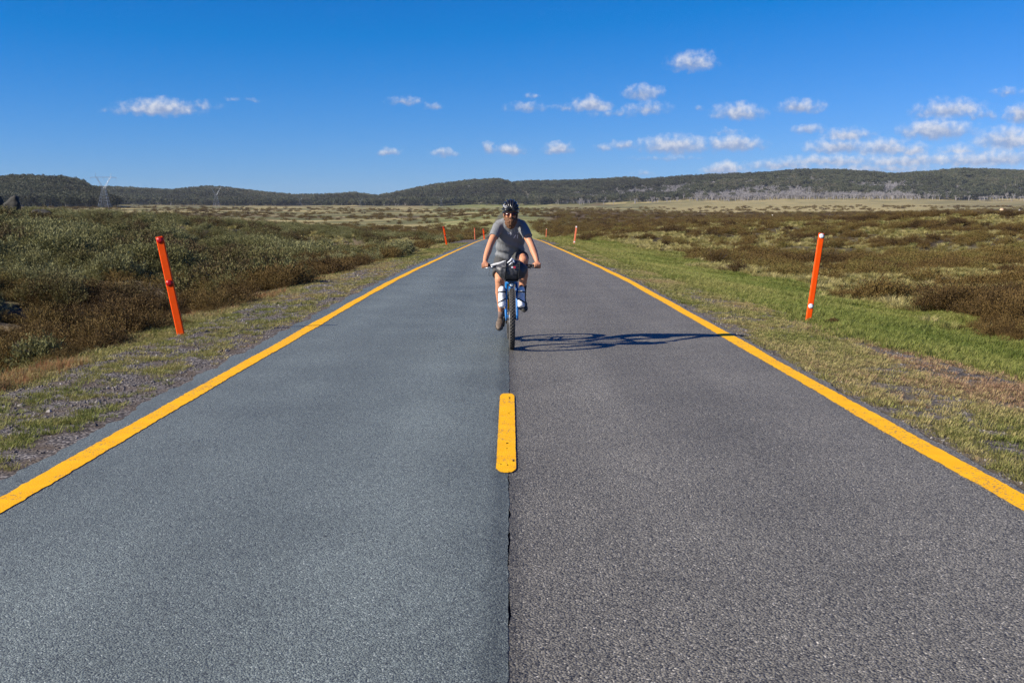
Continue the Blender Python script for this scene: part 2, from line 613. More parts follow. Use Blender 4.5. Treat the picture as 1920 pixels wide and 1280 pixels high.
# ------------------------------------------------------------------ ground
def build_ground():
    ys = np.concatenate([np.arange(-14, 3, 1.0), np.arange(3, 40, 0.30), np.arange(40, 160, 0.9), 160 * (5200 / 160) ** (np.linspace(0, 1, 230))])
    nu = 330
    u = np.linspace(-1, 1, nu)
    k = 4.6
    g = np.sinh(k * u) / np.sinh(k)
    W = np.maximum(100, 0.62 * ys + 20)
    X = g[None, :] * W[:, None]
    Y = np.repeat(ys[:, None], nu, 1)
    Z = height(X, Y)
    ax = np.abs(X)
    Z = Z - .05 * (ax < 2.86) - .12 * (ax < 4.2) * sstep(100, 190, Y) * (Y < 260)
    V = np.stack([X, Y, Z], -1).reshape(-1, 3)
    ny = len(ys)
    idx = np.arange(ny * nu).reshape(ny, nu)
    F = np.stack([idx[:-1, :-1], idx[:-1, 1:], idx[1:, 1:], idx[1:, :-1]], -1).reshape(-1, 4)
    me = mesh_from('ground', V, F, True)
    x = X.ravel()
    y = Y.ravel()
    n = len(x)
    b = bearing(x, y)

    def mixc(c, col, w):
        return c * (1 - w[:, None]) + np.array(col)[None, :] * w[:, None]
    soil = np.tile(np.array([.060, .047, .030]), (n, 1))
    c = soil
    # plain beyond the near heath: bands of heath, straw grass and green
    st = fbm(x * .010 + 2, y * .022, 91, 5, .6)
    st2 = fbm(x * .03 + 7, y * .05, 93, 4, .6)
    farw = sstep(130, 190, y)
    tan = np.array([.40, .325, .145])
    olive = np.array([.13, .125, .05])
    brown = np.array([.105, .072, .040])
    green = np.array([.18, .20, .065])
    f = np.tile(olive, (n, 1))
    f = mixc(f, tan, sstep(.46, .56, st * .6 + st2 * .4))
    f = mixc(f, brown, sstep(.54, .62, fbm(x * .012 + 30, y * .03, 95, 4)) * .8)
    f = mixc(f, green, sstep(780, 840, b) * (1 - sstep(1010, 1050, b)) * sstep(300, 420, y) * sstep(.44, .54, st2) * .8)
    rb = sstep(1000, 1060, b)
    f = mixc(f, brown * (1 + .3 * (st2[:, None] - .5)), rb * sstep(260, 330, y) * (1 - sstep(800, 1000, y + (st - .5) * 500)))
    f = mixc(f, tan * (.85 + .4 * (st2[:, None] - .5)), rb * sstep(900, 1050, y + (st - .5) * 500) * sstep(1180, 1300, b + (st - .5) * 200) * (1 - .75 * sstep(1680, 1800, b)))
    f = mixc(f, olive, rb * sstep(1200, 1500, y) * sstep(.52, .60, st2) * .6)
    f = mixc(f, np.array([.21, .205, .07]) * (.7 + .6 * st2[:, None]), sstep(110, 140, y) * (1 - sstep(330, 420, y)) * (1 - sstep(6, 22, np.abs(x) - (y - 110) * .03)))
    forest_floor = np.array([.045, .045, .026])
    f = mixc(f, forest_floor, np.maximum(sstep(2080, 2200, y), (b < 236) * sstep(1180, 1260, y)))
    c = mixc(c, f * 1.0, farw) * 0 + (c * (1 - farw[:, None]) + f * farw[:, None])
    # near zones
    nearw = 1 - farw
    lh = heath_left(x, y)
    rh = heath_right(x, y)
    gr = green_right(x, y)
    straw = np.array([.19, .165, .07])
    c = mixc(c, np.array([.14, .115, .055]), np.maximum(lh, rh) * nearw * sstep(.44, .56, fbm(x * .9, y * .6, 621, 3)) * .8)
    c = mixc(c, straw, tussock_f(x, y) * rh * nearw * .8)
    c = mixc(c, np.array([.20, .15, .085]), soil_patch(x, y) * nearw * .8)
    c = mixc(c, np.array([.13, .17, .03]), gr * nearw)
    c = mixc(c, np.array([.20, .19, .065]), gr * nearw * sstep(40, 85, y) * .8)
    verge_r = (x > 3.0) * (1 - gr) * (1 - rh)
    verge_l = (x < -3.0) * (1 - lh)
    c = mixc(c, np.array([.17, .14, .095]), verge_r * sstep(-.1, .1, 1 - farw))
    c = mixc(c, np.array([.112, .088, .068]), verge_l * nearw)
    col = np.ones((n, 4), np.float32)
    col[:, :3] = np.clip(c, 0.01, 1)
    at = me.color_attributes.new('cover', 'FLOAT_COLOR', 'POINT')
    at.data.foreach_set('color', col.ravel())
    v = me.attributes.new('stony', 'FLOAT', 'POINT')
    v.data.foreach_set('value', np.clip(np.maximum(verge_l, verge_r * .8), 0, 1).astype(np.float32))

    m, nt, p = new_mat('ground')
    L = nt.links.new
    a = mk(nt, 'ShaderNodeAttribute', attribute_name='cover')
    s = mk(nt, 'ShaderNodeAttribute', attribute_name='stony')
    geo = mk(nt, 'ShaderNodeNewGeometry')
    n1 = mk(nt, 'ShaderNodeTexNoise')
    n1.inputs['Scale'].default_value = 1.1
    n1.inputs['Detail'].default_value = 9
    n1.inputs['Roughness'].default_value = .68
    L(geo.outputs['Position'], n1.inputs['Vector'])
    r1 = mk(nt, 'ShaderNodeMapRange')
    L(n1.outputs['Fac'], r1.inputs['Value'])
    r1.inputs['From Min'].default_value = .3
    r1.inputs['From Max'].default_value = .7
    r1.inputs['To Min'].default_value = .55
    r1.inputs['To Max'].default_value = 1.5
    mul = mk(nt, 'ShaderNodeVectorMath', operation='SCALE')
    L(a.outputs['Color'], mul.inputs[0])
    L(r1.outputs[0], mul.inputs['Scale'])
    # grit and small stones on the shoulders
    vo = mk(nt, 'ShaderNodeTexVoronoi')
    vo.inputs['Scale'].default_value = 42
    L(geo.outputs['Position'], vo.inputs['Vector'])
    vs2 = mk(nt, 'ShaderNodeSeparateColor')
    L(vo.outputs['Color'], vs2.inputs[0])
    cr = mk(nt, 'ShaderNodeValToRGB')
    e = cr.color_ramp.elements
    e[0].position = 0
    e[0].color = (.038, .033, .032, 1)
    e[1].position = 1
    e[1].color = (.27, .245, .235, 1)
    x_ = e.new(.6)
    x_.color = (.110, .097, .090, 1)
    L(vs2.outputs[0], cr.inputs[0])
    mx = mk(nt, 'ShaderNodeMix', data_type='RGBA')
    n2 = mk(nt, 'ShaderNodeTexNoise')
    n2.inputs['Scale'].default_value = 2.2
    n2.inputs['Detail'].default_value = 5
    L(geo.outputs['Position'], n2.inputs['Vector'])
    r2 = mk(nt, 'ShaderNodeMapRange')
    L(n2.outputs['Fac'], r2.inputs['Value'])
    r2.inputs['From Min'].default_value = .40
    r2.inputs['From Max'].default_value = .56
    L(mathn(nt, 'MULTIPLY', s.outputs['Fac'], r2.outputs[0]), mx.inputs[0])
    L(mul.outputs[0], mx.inputs[6])
    L(cr.outputs[0], mx.inputs[7])
    L(mx.outputs[2], p.inputs['Base Color'])
    p.inputs['Roughness'].default_value = .9
    p.inputs['Specular IOR Level'].default_value = .15
    bp = mk(nt, 'ShaderNodeBump')
    bp.inputs['Strength'].default_value = .8
    bp.inputs['Distance'].default_value = .03
    hsum = mathn(nt, 'ADD', n1.outputs['Fac'], mathn(nt, 'MULTIPLY', vo.outputs['Distance'], -.35))
    L(hsum, bp.inputs['Height'])
    L(bp.outputs[0], p.inputs['Normal'])
    o = obj('ground', me, m)
    tag(o, 'rolling alpine plain with grassy verges either side of the road', None, None, 'structure')
    return o


build_ground()


# ------------------------------------------------------------------ road
def asphalt(name, dark, mid, light, scale, bump, spec, rough, depth, stain):
    m, nt, p = new_mat(name)
    L = nt.links.new
    geo = mk(nt, 'ShaderNodeNewGeometry')
    vo = mk(nt, 'ShaderNodeTexVoronoi')
    vo.inputs['Scale'].default_value = scale
    L(geo.outputs['Position'], vo.inputs['Vector'])
    sc_ = mk(nt, 'ShaderNodeSeparateColor')
    L(vo.outputs['Color'], sc_.inputs[0])
    nz = mk(nt, 'ShaderNodeTexNoise')
    nz.inputs['Scale'].default_value = scale * .8
    nz.inputs['Detail'].default_value = 3
    L(geo.outputs['Position'], nz.inputs['Vector'])
    t = mathn(nt, 'MULTIPLY_ADD', sc_.outputs[0], .75, 0.0)
    t = mathn(nt, 'ADD', t, mathn(nt, 'MULTIPLY_ADD', nz.outputs['Fac'], .9, -.32), clamp=True)
    cr = mk(nt, 'ShaderNodeValToRGB')
    e = cr.color_ramp.elements
    e[0].position = .05
    e[0].color = (*dark, 1)
    e[1].position = .98
    e[1].color = (*light, 1)
    q = e.new(.5)
    q.color = (*mid, 1)
    q = e.new(.86)
    q.color = (*[a * 1.35 for a in mid], 1)
    L(t, cr.inputs[0])
    # wear: long soft streaks along the lane and blotches
    mp = mk(nt, 'ShaderNodeMapping')
    mp.inputs['Scale'].default_value = (1.3, .07, 1)
    L(geo.outputs['Position'], mp.inputs['Vector'])
    n2 = mk(nt, 'ShaderNodeTexNoise')
    n2.inputs['Scale'].default_value = 1.0
    n2.inputs['Detail'].default_value = 5
    L(mp.outputs[0], n2.inputs['Vector'])
    n3 = mk(nt, 'ShaderNodeTexNoise')
    n3.inputs['Scale'].default_value = .8
    n3.inputs['Detail'].default_value = 6
    L(geo.outputs['Position'], n3.inputs['Vector'])
    w = mathn(nt, 'ADD', mathn(nt, 'MULTIPLY', n2.outputs['Fac'], .5), mathn(nt, 'MULTIPLY', n3.outputs['Fac'], .5))
    w = mathn(nt, 'MULTIPLY_ADD', w, 1.15, .43)
    n4 = mk(nt, 'ShaderNodeTexNoise')
    n4.inputs['Scale'].default_value = 26
    n4.inputs['Detail'].default_value = 4
    n4.inputs['Roughness'].default_value = .7
    L(geo.outputs['Position'], n4.inputs['Vector'])
    w = mathn(nt, 'MULTIPLY', w, mathn(nt, 'MULTIPLY_ADD', n4.outputs['Fac'], .9, .55))
    # polished wheel paths and a few tar pits
    spx = mk(nt, 'ShaderNodeSeparateXYZ')
    L(geo.outputs['Position'], spx.inputs[0])
    trk = mathn(nt, 'COSINE', mathn(nt, 'MULTIPLY', mathn(nt, 'SUBTRACT', mathn(nt, 'ABSOLUTE', spx.outputs[0]), .72), 4.4))
    w = mathn(nt, 'MULTIPLY', w, mathn(nt, 'MULTIPLY_ADD', mathn(nt, 'MULTIPLY', trk, n2.outputs['Fac']), .12, .97))
    pit = mk(nt, 'ShaderNodeTexVoronoi')
    pit.inputs['Scale'].default_value = 1.7
    L(geo.outputs['Position'], pit.inputs['Vector'])
    pr2 = mk(nt, 'ShaderNodeMapRange')
    L(mathn(nt, 'ADD', pit.outputs['Distance'], mathn(nt, 'MULTIPLY_ADD', n4.outputs['Fac'], .04, -.02)), pr2.inputs['Value'])
    pr2.inputs['From Min'].default_value = .012
    pr2.inputs['From Max'].default_value = .026
    pr2.inputs['To Min'].default_value = .35
    w = mathn(nt, 'MULTIPLY', w, pr2.outputs[0])
    # bitumen bled out along the joint of the two seals
    sx = mk(nt, 'ShaderNodeSeparateXYZ')
    L(geo.outputs['Position'], sx.inputs[0])
    n5 = mk(nt, 'ShaderNodeTexNoise')
    n5.inputs['Scale'].default_value = 5
    n5.inputs['Detail'].default_value = 5
    L(geo.outputs['Position'], n5.inputs['Vector'])
    dst = mathn(nt, 'ABSOLUTE', mathn(nt, 'ADD', sx.outputs[0], stain))
    dst = mathn(nt, 'ADD', dst, mathn(nt, 'MULTIPLY_ADD', n5.outputs['Fac'], .10, -.05))
    mr = mk(nt, 'ShaderNodeMapRange', interpolation_type='SMOOTHSTEP')
    L(dst, mr.inputs['Value'])
    mr.inputs['From Min'].default_value = .0
    mr.inputs['From Max'].default_value = .10
    mr.inputs['To Min'].default_value = .66
    mr.inputs['To Max'].default_value = 1.0
    w = mathn(nt, 'MULTIPLY', w, mr.outputs[0])
    mul = mk(nt, 'ShaderNodeVectorMath', operation='SCALE')
    L(cr.outputs[0], mul.inputs[0])
    L(w, mul.inputs['Scale'])
    L(mul.outputs[0], p.inputs['Base Color'])
    p.inputs['Roughness'].default_value = rough
    p.inputs['Specular IOR Level'].default_value = spec
    b = mk(nt, 'ShaderNodeBump')
    b.inputs['Strength'].default_value = bump
    b.inputs['Distance'].default_value = depth
    hh = mathn(nt, 'MULTIPLY_ADD', vo.outputs['Distance'], -1.0, mathn(nt, 'MULTIPLY', sc_.outputs[1], .5))
    L(hh, b.inputs['Height'])
    L(b.outputs[0], p.inputs['Normal'])
    return m


def paint_mat():
    m, nt, p = new_mat('road_paint')
    L = nt.links.new
    geo = mk(nt, 'ShaderNodeNewGeometry')
    vo = mk(nt, 'ShaderNodeTexVoronoi')
    vo.inputs['Scale'].default_value = 95
    L(geo.outputs['Position'], vo.inputs['Vector'])
    nz = mk(nt, 'ShaderNodeTexNoise')
    nz.inputs['Scale'].default_value = 6
    nz.inputs['Detail'].default_value = 8
    L(geo.outputs['Position'], nz.inputs['Vector'])
    cr = mk(nt, 'ShaderNodeValToRGB')
    e = cr.color_ramp.elements
    e[0].position = .25
    e[0].color = (.80, .375, .003, 1)
    e[1].position = .75
    e[1].color = (.93, .48, .005, 1)
    L(nz.outputs['Fac'], cr.inputs[0])
    # paint worn off single stones
    vs_ = mk(nt, 'ShaderNodeSeparateColor')
    L(vo.outputs['Color'], vs_.inputs[0])
    n2 = mk(nt, 'ShaderNodeTexNoise')
    n2.inputs['Scale'].default_value = 2.6
    n2.inputs['Detail'].default_value = 6
    L(geo.outputs['Position'], n2.inputs['Vector'])
    wr = mathn(nt, 'GREATER_THAN', mathn(nt, 'MULTIPLY_ADD', n2.outputs['Fac'], .9, vs_.outputs[0]), 1.42)
    wm = mk(nt, 'ShaderNodeMix', data_type='RGBA')
    L(mathn(nt, 'MULTIPLY', wr, .75), wm.inputs[0])
    L(cr.outputs[0], wm.inputs[6])
    wm.inputs[7].default_value = (.12, .11, .10, 1)
    L(wm.outputs[2], p.inputs['Base Color'])
    p.inputs['Roughness'].default_value = .75
    p.inputs['Specular IOR Level'].default_value = .2
    b = mk(nt, 'ShaderNodeBump')
    b.inputs['Strength'].default_value = .35
    b.inputs['Distance'].default_value = .004
    L(mathn(nt, 'MULTIPLY', vo.outputs['Distance'], -1.0), b.inputs['Height'])
    L(b.outputs[0], p.inputs['Normal'])
    return m


M_LEFT = asphalt('blue_grey_seal', (.050, .056, .060), (.138, .160, .148), (.36, .39, .37), 130, .65, .45, .6, .005, .05)
M_RIGHT = asphalt('coarse_chip_seal', (.030, .028, .029), (.162, .150, .126), (.52, .48, .42), 100, .75, .35, .65, .007, 0.0)
M_BASE = simple('old_bitumen', (.012, .012, .014), .9, bump=.6, nscale=60)
M_PAINT = paint_mat()
DASH = (6.8, 9.86)


def road_ys(y0=-10, y1=236):
    return np.concatenate([np.arange(y0, 3, .5), np.arange(3, 16, .025), np.arange(16, 40, .12), np.arange(40, 170, .7), np.arange(170, y1, 4.)])


def seam(ys, seed, amp):
    """x of the joint between the two lanes: a slow waver plus broken edges"""
    f = (fbm(ys * .6, ys * 0, 101, 3) - .5) * .03
    j = (fbm(ys * 9, ys * 0 + seed, 103 + seed, 3, .7) - .5)
    chip = np.maximum(fbm(ys * 3.2, ys * 0 + seed, 107 + seed, 3, .6) - .5, 0)
    return f - .012, j * amp, chip * amp * 1.8


def strip(name, ys, xl, xr, lift, mat, parent, n=2):
    """a sheet lying along the road between two wavering edges"""
    t = np.linspace(0, 1, n)
    X = xl[:, None] * (1 - t) + xr[:, None] * t
    Y = np.repeat(ys[:, None], n, 1)
    Z = np.repeat((height(ys * 0, ys) + lift)[:, None], n, 1)
    V = np.stack([X, Y, Z], -1).reshape(-1, 3)
    idx = np.arange(len(ys) * n).reshape(len(ys), n)
    F = np.stack([idx[:-1, :-1], idx[:-1, 1:], idx[1:, 1:], idx[1:, :-1]], -1).reshape(-1, 4)
    return obj(name, mesh_from(name, V, F, True), mat, parent)


def build_road():
    root = empty('road')
    tag(root, 'straight two lane sealed road running away over a crest', None, None, 'structure')
    ys = road_ys()
    s0, j0, c0 = seam(ys, 1, .012)
    s1, j1, c1 = seam(ys, 5, .022)
    edge_l = -3.09 + (fbm(ys * 1.6, ys * 0 + 4, 111, 4, .65) - .5) * .22
    edge_r = 3.01 + (fbm(ys * 1.9, ys * 0 + 9, 113, 4, .65) - .5) * .10
    strip('old_seal', ys, ys * 0 - 3.0, ys * 0 + 2.9, -.014, M_BASE, root)
    tag(strip('left_lane', ys, edge_l, s0 + j0 * 1.1, .002, M_LEFT, root, 4), 'smooth blue grey lane surface')
    gap = np.clip(fbm(ys * 2.3, ys * 0 + 3, 115, 4, .65) - .53 + .05 * (ys < 6.2), 0, .2)
    rx = np.where(gap > 0, s0 + j0 * 1.1 + .001 + gap * .045 + np.abs(j1) * .16, s0 - .03)
    tag(strip('right_lane', ys, rx, edge_r, .000, M_RIGHT, root, 4), 'coarse chipped grey lane surface')
    rag = lambda k, a: (fbm(ys * 14, ys * 0 + k, 121 + k, 2, .7) - .5) * a + (fbm(ys * .5, ys * 0 + k, 131 + k, 2) - .5) * .035
    m = ys < 234
    yl = ys[m]
    tag(strip('edge_line', yl, (-2.885 + rag(1, .018))[m], (-2.735 + rag(2, .018))[m], .0065, M_PAINT, root), 'yellow line along the lane edge beside the gravel shoulder')
    tag(strip('edge_line', yl, (2.765 + rag(3, .018))[m], (2.935 + rag(4, .018))[m], .0045, M_PAINT, root), 'yellow line along the lane edge beside the grass verge')
    # short centre dashes with worn chips
    for y0, y1 in (DASH, (DASH[0] + 12, DASH[1] + 12), (DASH[0] + 24, DASH[1] + 24), (DASH[0] + 36, DASH[1] + 36), (DASH[0] + 48, DASH[1] + 48)):
        near = y0 < 8
        bm = bmesh.new()
        st = .014 if near else .06
        nx = 18
        yy = np.arange(y0, y1 + st, st)
        xs = np.linspace(-.087, .039, nx + 1)
        zz = height(yy * 0, yy) + .0075
        grid = {}
        sm, _, _ = seam(yy, 5, .02)
        for i, yv in enumerate(yy):
            for k in range(nx + 1):
                jx = (_hash(np.array([i]), np.array([k]), 5)[0] - .5) * .004
                grid[i, k] = bm.verts.new((xs[k] + jx, yv + (_hash(np.array([i]), np.array([k]), 8)[0] - .5) * .006, zz[i]))
        for i in range(len(yy) - 1):
            for k in range(nx):
                xc = (xs[k] + xs[k + 1]) / 2
                yc = yy[i]
                dxe = max(0, abs(xc + .024) - .018)
                e0 = y0 + .17
                e1 = y1 - .17
                if (yc < e0 and math.hypot(dxe / .046, (e0 - yc) / .17) > 1) or (yc > e1 and math.hypot(dxe / .046, (yc - e1) / .17) > 1):
                    continue
                if near:
                    cr_ = fbm(np.array([xc * 45]), np.array([yc * 16]), 141, 3, .6)[0]
                    ds = abs(xc - sm[i] - .004 - .012 * (fbm(np.array([yc * 4]), np.array([2.]), 145, 2)[0] - .5) * 2)
                    wob = fbm(np.array([yc * 2.2]), np.array([5.]), 147, 2)[0]
                    if ds < .0065 and cr_ > .66 and wob > .5:
                        continue
                    if cr_ > .93 or (yc < y0 + .38 and yc > y0 + .22 and cr_ > .73):
                        continue
                bm.faces.new((grid[i, k], grid[i, k + 1], grid[i + 1, k + 1], grid[i + 1, k]))
        loose = [v for v in bm.verts if not v.link_faces]
        bmesh.ops.delete(bm, geom=loose, context='VERTS')
        me = bpy.data.meshes.new('centre_dash')
        bm.to_mesh(me)
        bm.free()
        obj('centre_dash', me, M_PAINT, root)
    return root


build_road()


# ------------------------------------------------------------------ scattered ground cover
def scatter(name, protos, P, rz, sc, tint, label, tilt=None, squash=None):
    """one object of many small plants or stones; protos: list of meshes, drawn at random for each point"""
    n = len(P)
    pick = rng.integers(0, len(protos), n)
    P = np.asarray(P, np.float32)
    vs_ = bpy.data.meshes.new(name)
    vs_.vertices.add(n)
    vs_.vertices.foreach_set('co', P.ravel())
    rot = np.zeros((n, 3), np.float32)
    rot[:, 2] = rz
    if tilt is not None:
        rot[:, 0] = tilt[0]
        rot[:, 1] = tilt[1]
    s3 = np.repeat(np.asarray(sc, np.float32)[:, None], 3, 1)
    if squash is not None:
        s3[:, 2] *= squash
    for nm, ty, arr, key in (('rot', 'FLOAT_VECTOR', rot, 'vector'), ('scl', 'FLOAT_VECTOR', s3, 'vector'), ('tint', 'FLOAT', np.asarray(tint, np.float32), 'value'), ('pick', 'INT', pick.astype(np.int32), 'value')):
        a = vs_.attributes.new(nm, ty, 'POINT')
        a.data.foreach_set(key, arr.ravel())
    o = bpy.data.objects.new(name, vs_)
    link(o)
    ng = bpy.data.node_groups.new(name, 'GeometryNodeTree')
    ng.interface.new_socket('Geometry', in_out='INPUT', socket_type='NodeSocketGeometry')
    ng.interface.new_socket('Geometry', in_out='OUTPUT', socket_type='NodeSocketGeometry')
    gi = ng.nodes.new('NodeGroupInput')
    go = ng.nodes.new('NodeGroupOutput')
    L = ng.links.new
    ins = ng.nodes.new('GeometryNodeInstanceOnPoints')
    L(gi.outputs[0], ins.inputs['Points'])
    g2i = ng.nodes.new('GeometryNodeGeometryToInstance')
    infos = []
    for pm in protos:
        po = bpy.data.objects.new(pm.name, pm)
        oi = ng.nodes.new('GeometryNodeObjectInfo')
        oi.inputs['Object'].default_value = po
        oi.inputs['As Instance'].default_value = False
        infos.append(oi)
    for oi in reversed(infos):
        L(oi.outputs['Geometry'], g2i.inputs[0])
    L(g2i.outputs[0], ins.inputs['Instance'])
    ins.inputs['Pick Instance'].default_value = True

    def named(nm, ty):
        q = ng.nodes.new('GeometryNodeInputNamedAttribute')
        q.data_type = ty
        q.inputs['Name'].default_value = nm
        return q.outputs['Attribute']
    L(named('pick', 'INT'), ins.inputs['Instance Index'])
    L(named('rot', 'FLOAT_VECTOR'), ins.inputs['Rotation'])
    L(named('scl', 'FLOAT_VECTOR'), ins.inputs['Scale'])
    L(ins.outputs[0], go.inputs[0])
    md = o.modifiers.new('scatter', 'NODES')
    md.node_group = ng
    tag(o, label, None, None, 'stuff')
    return o


def leaf_cloud(bld, centers, dirs, lens, wid):
    """leaf blades: two-triangle kites at the centres, pointing along dirs"""
    n = len(centers)
    side = np.cross(dirs, rng.normal(size=(n, 3)))
    side /= np.linalg.norm(side, axis=1)[:, None] + 1e-9
    a = centers
    b = centers + dirs * (lens[:, None] * .5) + side * wid[:, None]
    c = centers + dirs * lens[:, None]
    d = centers + dirs * (lens[:, None] * .5) - side * wid[:, None]
    V = np.stack([a, b, c, d], 1).reshape(-1, 3)
    F = np.arange(n * 4).reshape(n, 4)
    bld.append((V, F))


def join_arrays(parts):
    V = []
    F = []
    o = 0
    for v, f in parts:
        V.append(v)
        F.append(f + o)
        o += len(v)
    return np.concatenate(V), np.concatenate(F)


def norm(a):
    return a / (np.linalg.norm(a, axis=1)[:, None] + 1e-9)


def make_shrub(name, seed, h, r, stems, per, leaf, wid, mat, spread=1.0, upright=.6):
    """twiggy heath shrub: many thin stems fanning out, each set with small leaves"""
    global rng
    keep = rng
    rng = np.random.default_rng(seed)
    parts = []
    ang = rng.uniform(0, 2 * np.pi, stems)
    rad = np.sqrt(rng.uniform(0, 1, stems)) * r
    tipz = h * (1 - .55 * (rad / r) ** 2) * rng.uniform(.6, 1.12, stems)
    lump = 1 + .35 * np.sin(ang * 3 + seed) * (rad / r)
    tip = np.stack([np.cos(ang) * rad * lump * spread, np.sin(ang) * rad * lump * spread, tipz], 1)
    base = np.stack([np.cos(ang) * rad * .25, np.sin(ang) * rad * .25, tipz * 0 - .03], 1)
    t = rng.uniform(.28, 1.0, (stems, per)) ** .7
    C = base[:, None] * (1 - t[..., None]) + tip[:, None] * t[..., None]
    C[..., 2] += (1 - (2 * t - 1) ** 2) * .05 * h
    C += rng.normal(size=C.shape) * .028 * (r / .45)
    C = C.reshape(-1, 3)
    d = norm(np.repeat(norm(tip - base), per, 0) * upright + rng.normal(size=(stems * per, 3)) * .6 + np.array([0, 0, .25]))
    n = len(C)
    leaf_cloud(parts, C, d, rng.uniform(.6, 1.3, n) * leaf, rng.uniform(.7, 1.3, n) * wid)
    # woody stems as slim kites
    sd = norm(np.cross(tip - base, rng.normal(size=(stems, 3)))) * .006
    mid = base * .5 + tip * .5
    V = np.stack([base, mid + sd, tip, mid - sd], 1).reshape(-1, 3)
    parts.append((V, np.arange(stems * 4).reshape(stems, 4)))
    V, F = join_arrays(parts)
    me = mesh_from(name, V, F)
    me.materials.append(mat)
    rng = keep
    return me


def make_tuft(name, seed, n, h, r, w, bend, mat, upright=1.0):
    """grass tuft of tapering bent blades"""
    g = np.random.default_rng(seed)
    a = g.uniform(0, 2 * np.pi, n)
    rr = np.sqrt(g.uniform(0, 1, n)) * r
    base = np.stack([np.cos(a) * rr, np.sin(a) * rr, np.zeros(n) - .01], 1)
    a2 = a + g.normal(size=n) * .8
    out = np.stack([np.cos(a2), np.sin(a2), np.zeros(n)], 1)
    hh = h * g.uniform(.45, 1.15, n)
    be = bend * g.uniform(.3, 1.3, n)
    mid = base + out * (be * hh * .35)[:, None] + np.array([0, 0, 1]) * (hh * .62 * upright)[:, None]
    tip = base + out * (be * hh)[:, None] + np.array([0, 0, 1]) * (hh * (1 - .35 * np.minimum(be, 1.6)) * upright)[:, None]
    tip[:, 2] = np.maximum(tip[:, 2], .1 * h)
    s = np.stack([-np.sin(a2 + .6), np.cos(a2 + .6), np.zeros(n)], 1) * w
    V = np.stack([base - s, base + s, mid + s * .75, mid - s * .75, tip], 1).reshape(-1, 3)
    i = np.arange(n)[:, None] * 5
    q = np.concatenate([i, i + 1, i + 2, i + 3], 1)
    t = np.concatenate([i + 3, i + 2, i + 4], 1)
    me = mesh_from(name, V, [tuple(map(int, f)) for f in q] + [tuple(map(int, f)) for f in t])
    me.materials.append(mat)
    return me


def make_stone(name, seed, mat, sub=1, rough=.28, flat=.7):
    bm = bmesh.new()
    bmesh.ops.create_icosphere(bm, subdivisions=sub, radius=1)
    rs = random.Random(seed)
    ph = [rs.uniform(0, 6) for _ in range(6)]
    for v in bm.verts:
        c = v.co
        k = 1 + rough * (math.sin(c.x * 2.3 + ph[0]) + math.sin(c.y * 2.7 + ph[1]) + math.sin(c.z * 3.1 + ph[2])) * .5 + rs.uniform(-1, 1) * rough * .35
        v.co = Vector((c.x * k * rs.uniform(.95, 1.05) * 1.15, c.y * k * .9, c.z * k * flat))
    me = bpy.data.meshes.new(name)
    bm.to_mesh(me)
    bm.free()
    me.materials.append(mat)
    return me


M_HEATHB = plant_mat('brown_heath', [(.050, .029, .010), (.122, .074, .022), (.150, .102, .028), (.170, .145, .040)], .8, .15)
M_HEATHG = plant_mat('green_heath', [(.085, .056, .024), (.118, .104, .034), (.160, .156, .058), (.24, .23, .105)], .75, .18)
M_TUSS = plant_mat('pale_tussock', [(.20, .20, .06), (.35, .30, .105), (.47, .40, .165), (.51, .43, .22)], .7, .3)
M_GREEN = plant_mat('green_grass', [(.080, .120, .014), (.168, .198, .038), (.235, .252, .058), (.31, .285, .085)], .6, .35)
M_DRY = plant_mat('verge_grass', [(.150, .175, .036), (.255, .240, .072), (.39, .32, .135), (.33, .20, .12)], .7, .3)
M_RED = plant_mat('rusty_grass', [(.25, .19, .07), (.30, .17, .07), (.32, .12, .055)], .7, .3)
M_STONE = plant_mat('road_gravel', [(.046, .040, .039), (.118, .102, .094), (.18, .16, .146), (.36, .33, .30)], .8, 0)

SHB = [make_shrub('heath_b%d' % i, 10 + i, .40, .42, 52, 26, .042, .0062, M_HEATHB) for i in range(4)]
SHG = [make_shrub('heath_g%d' % i, 30 + i, .55, .46, 50, 24, .052, .0085, M_HEATHG, upright=.9) for i in range(4)]
SHBN = [make_shrub('heath_bn%d' % i, 110 + i, .40, .42, 95, 34, .028, .0038, M_HEATHB) for i in range(3)]
SHGN = [make_shrub('heath_gn%d' % i, 130 + i, .50, .46, 95, 34, .034, .0050, M_HEATHG, upright=.8) for i in range(3)]
TUS = [make_tuft('tussock%d' % i, 50 + i, 150, .30, .13, .005, 1.15, M_TUSS) for i in range(3)]
GRS = [make_tuft('grass%d' % i, 60 + i, 34, .115, .09, .0032, .8, M_GREEN) for i in range(4)]
DRY = [make_tuft('verge%d' % i, 70 + i, 30, .065, .07, .0030, 1.0, M_DRY) for i in range(4)]
REDG = [make_tuft('rusty%d' % i, 80 + i, 26, .20, .07, .0026, .45, M_RED) for i in range(2)]
STN = [make_stone('stone%d' % i, 90 + i, M_STONE, 1) for i in range(4)]


def spread(n, xr, yr, power=1.0):
    """n places; denser towards the near end for power > 1"""
    x = rng.uniform(xr[0], xr[1], n)
    y = yr[0] + (yr[1] - yr[0]) * rng.uniform(0, 1, n) ** power
    return x, y


def place(x, y, dz=0.0):
    return np.stack([x, y, height(x, y) + dz], 1)


def wedge(n, y0, y1, side, xmin, reach=.56, extra=6):
    """places inside the view on one side, spread evenly over the ground"""
    u = rng.uniform(0, 1, n * 3)
    y = np.sqrt(y0 * y0 + u * (y1 * y1 - y0 * y0))
    x = xmin + rng.uniform(0, 1, n * 3) * (y1 * reach + extra - xmin)
    ok = x < y * reach + extra
    x = x[ok][:n]
    y = y[ok][:n]
    return x * side, y


def R2(n):
    return rng.uniform(0, 2 * np.pi, n)


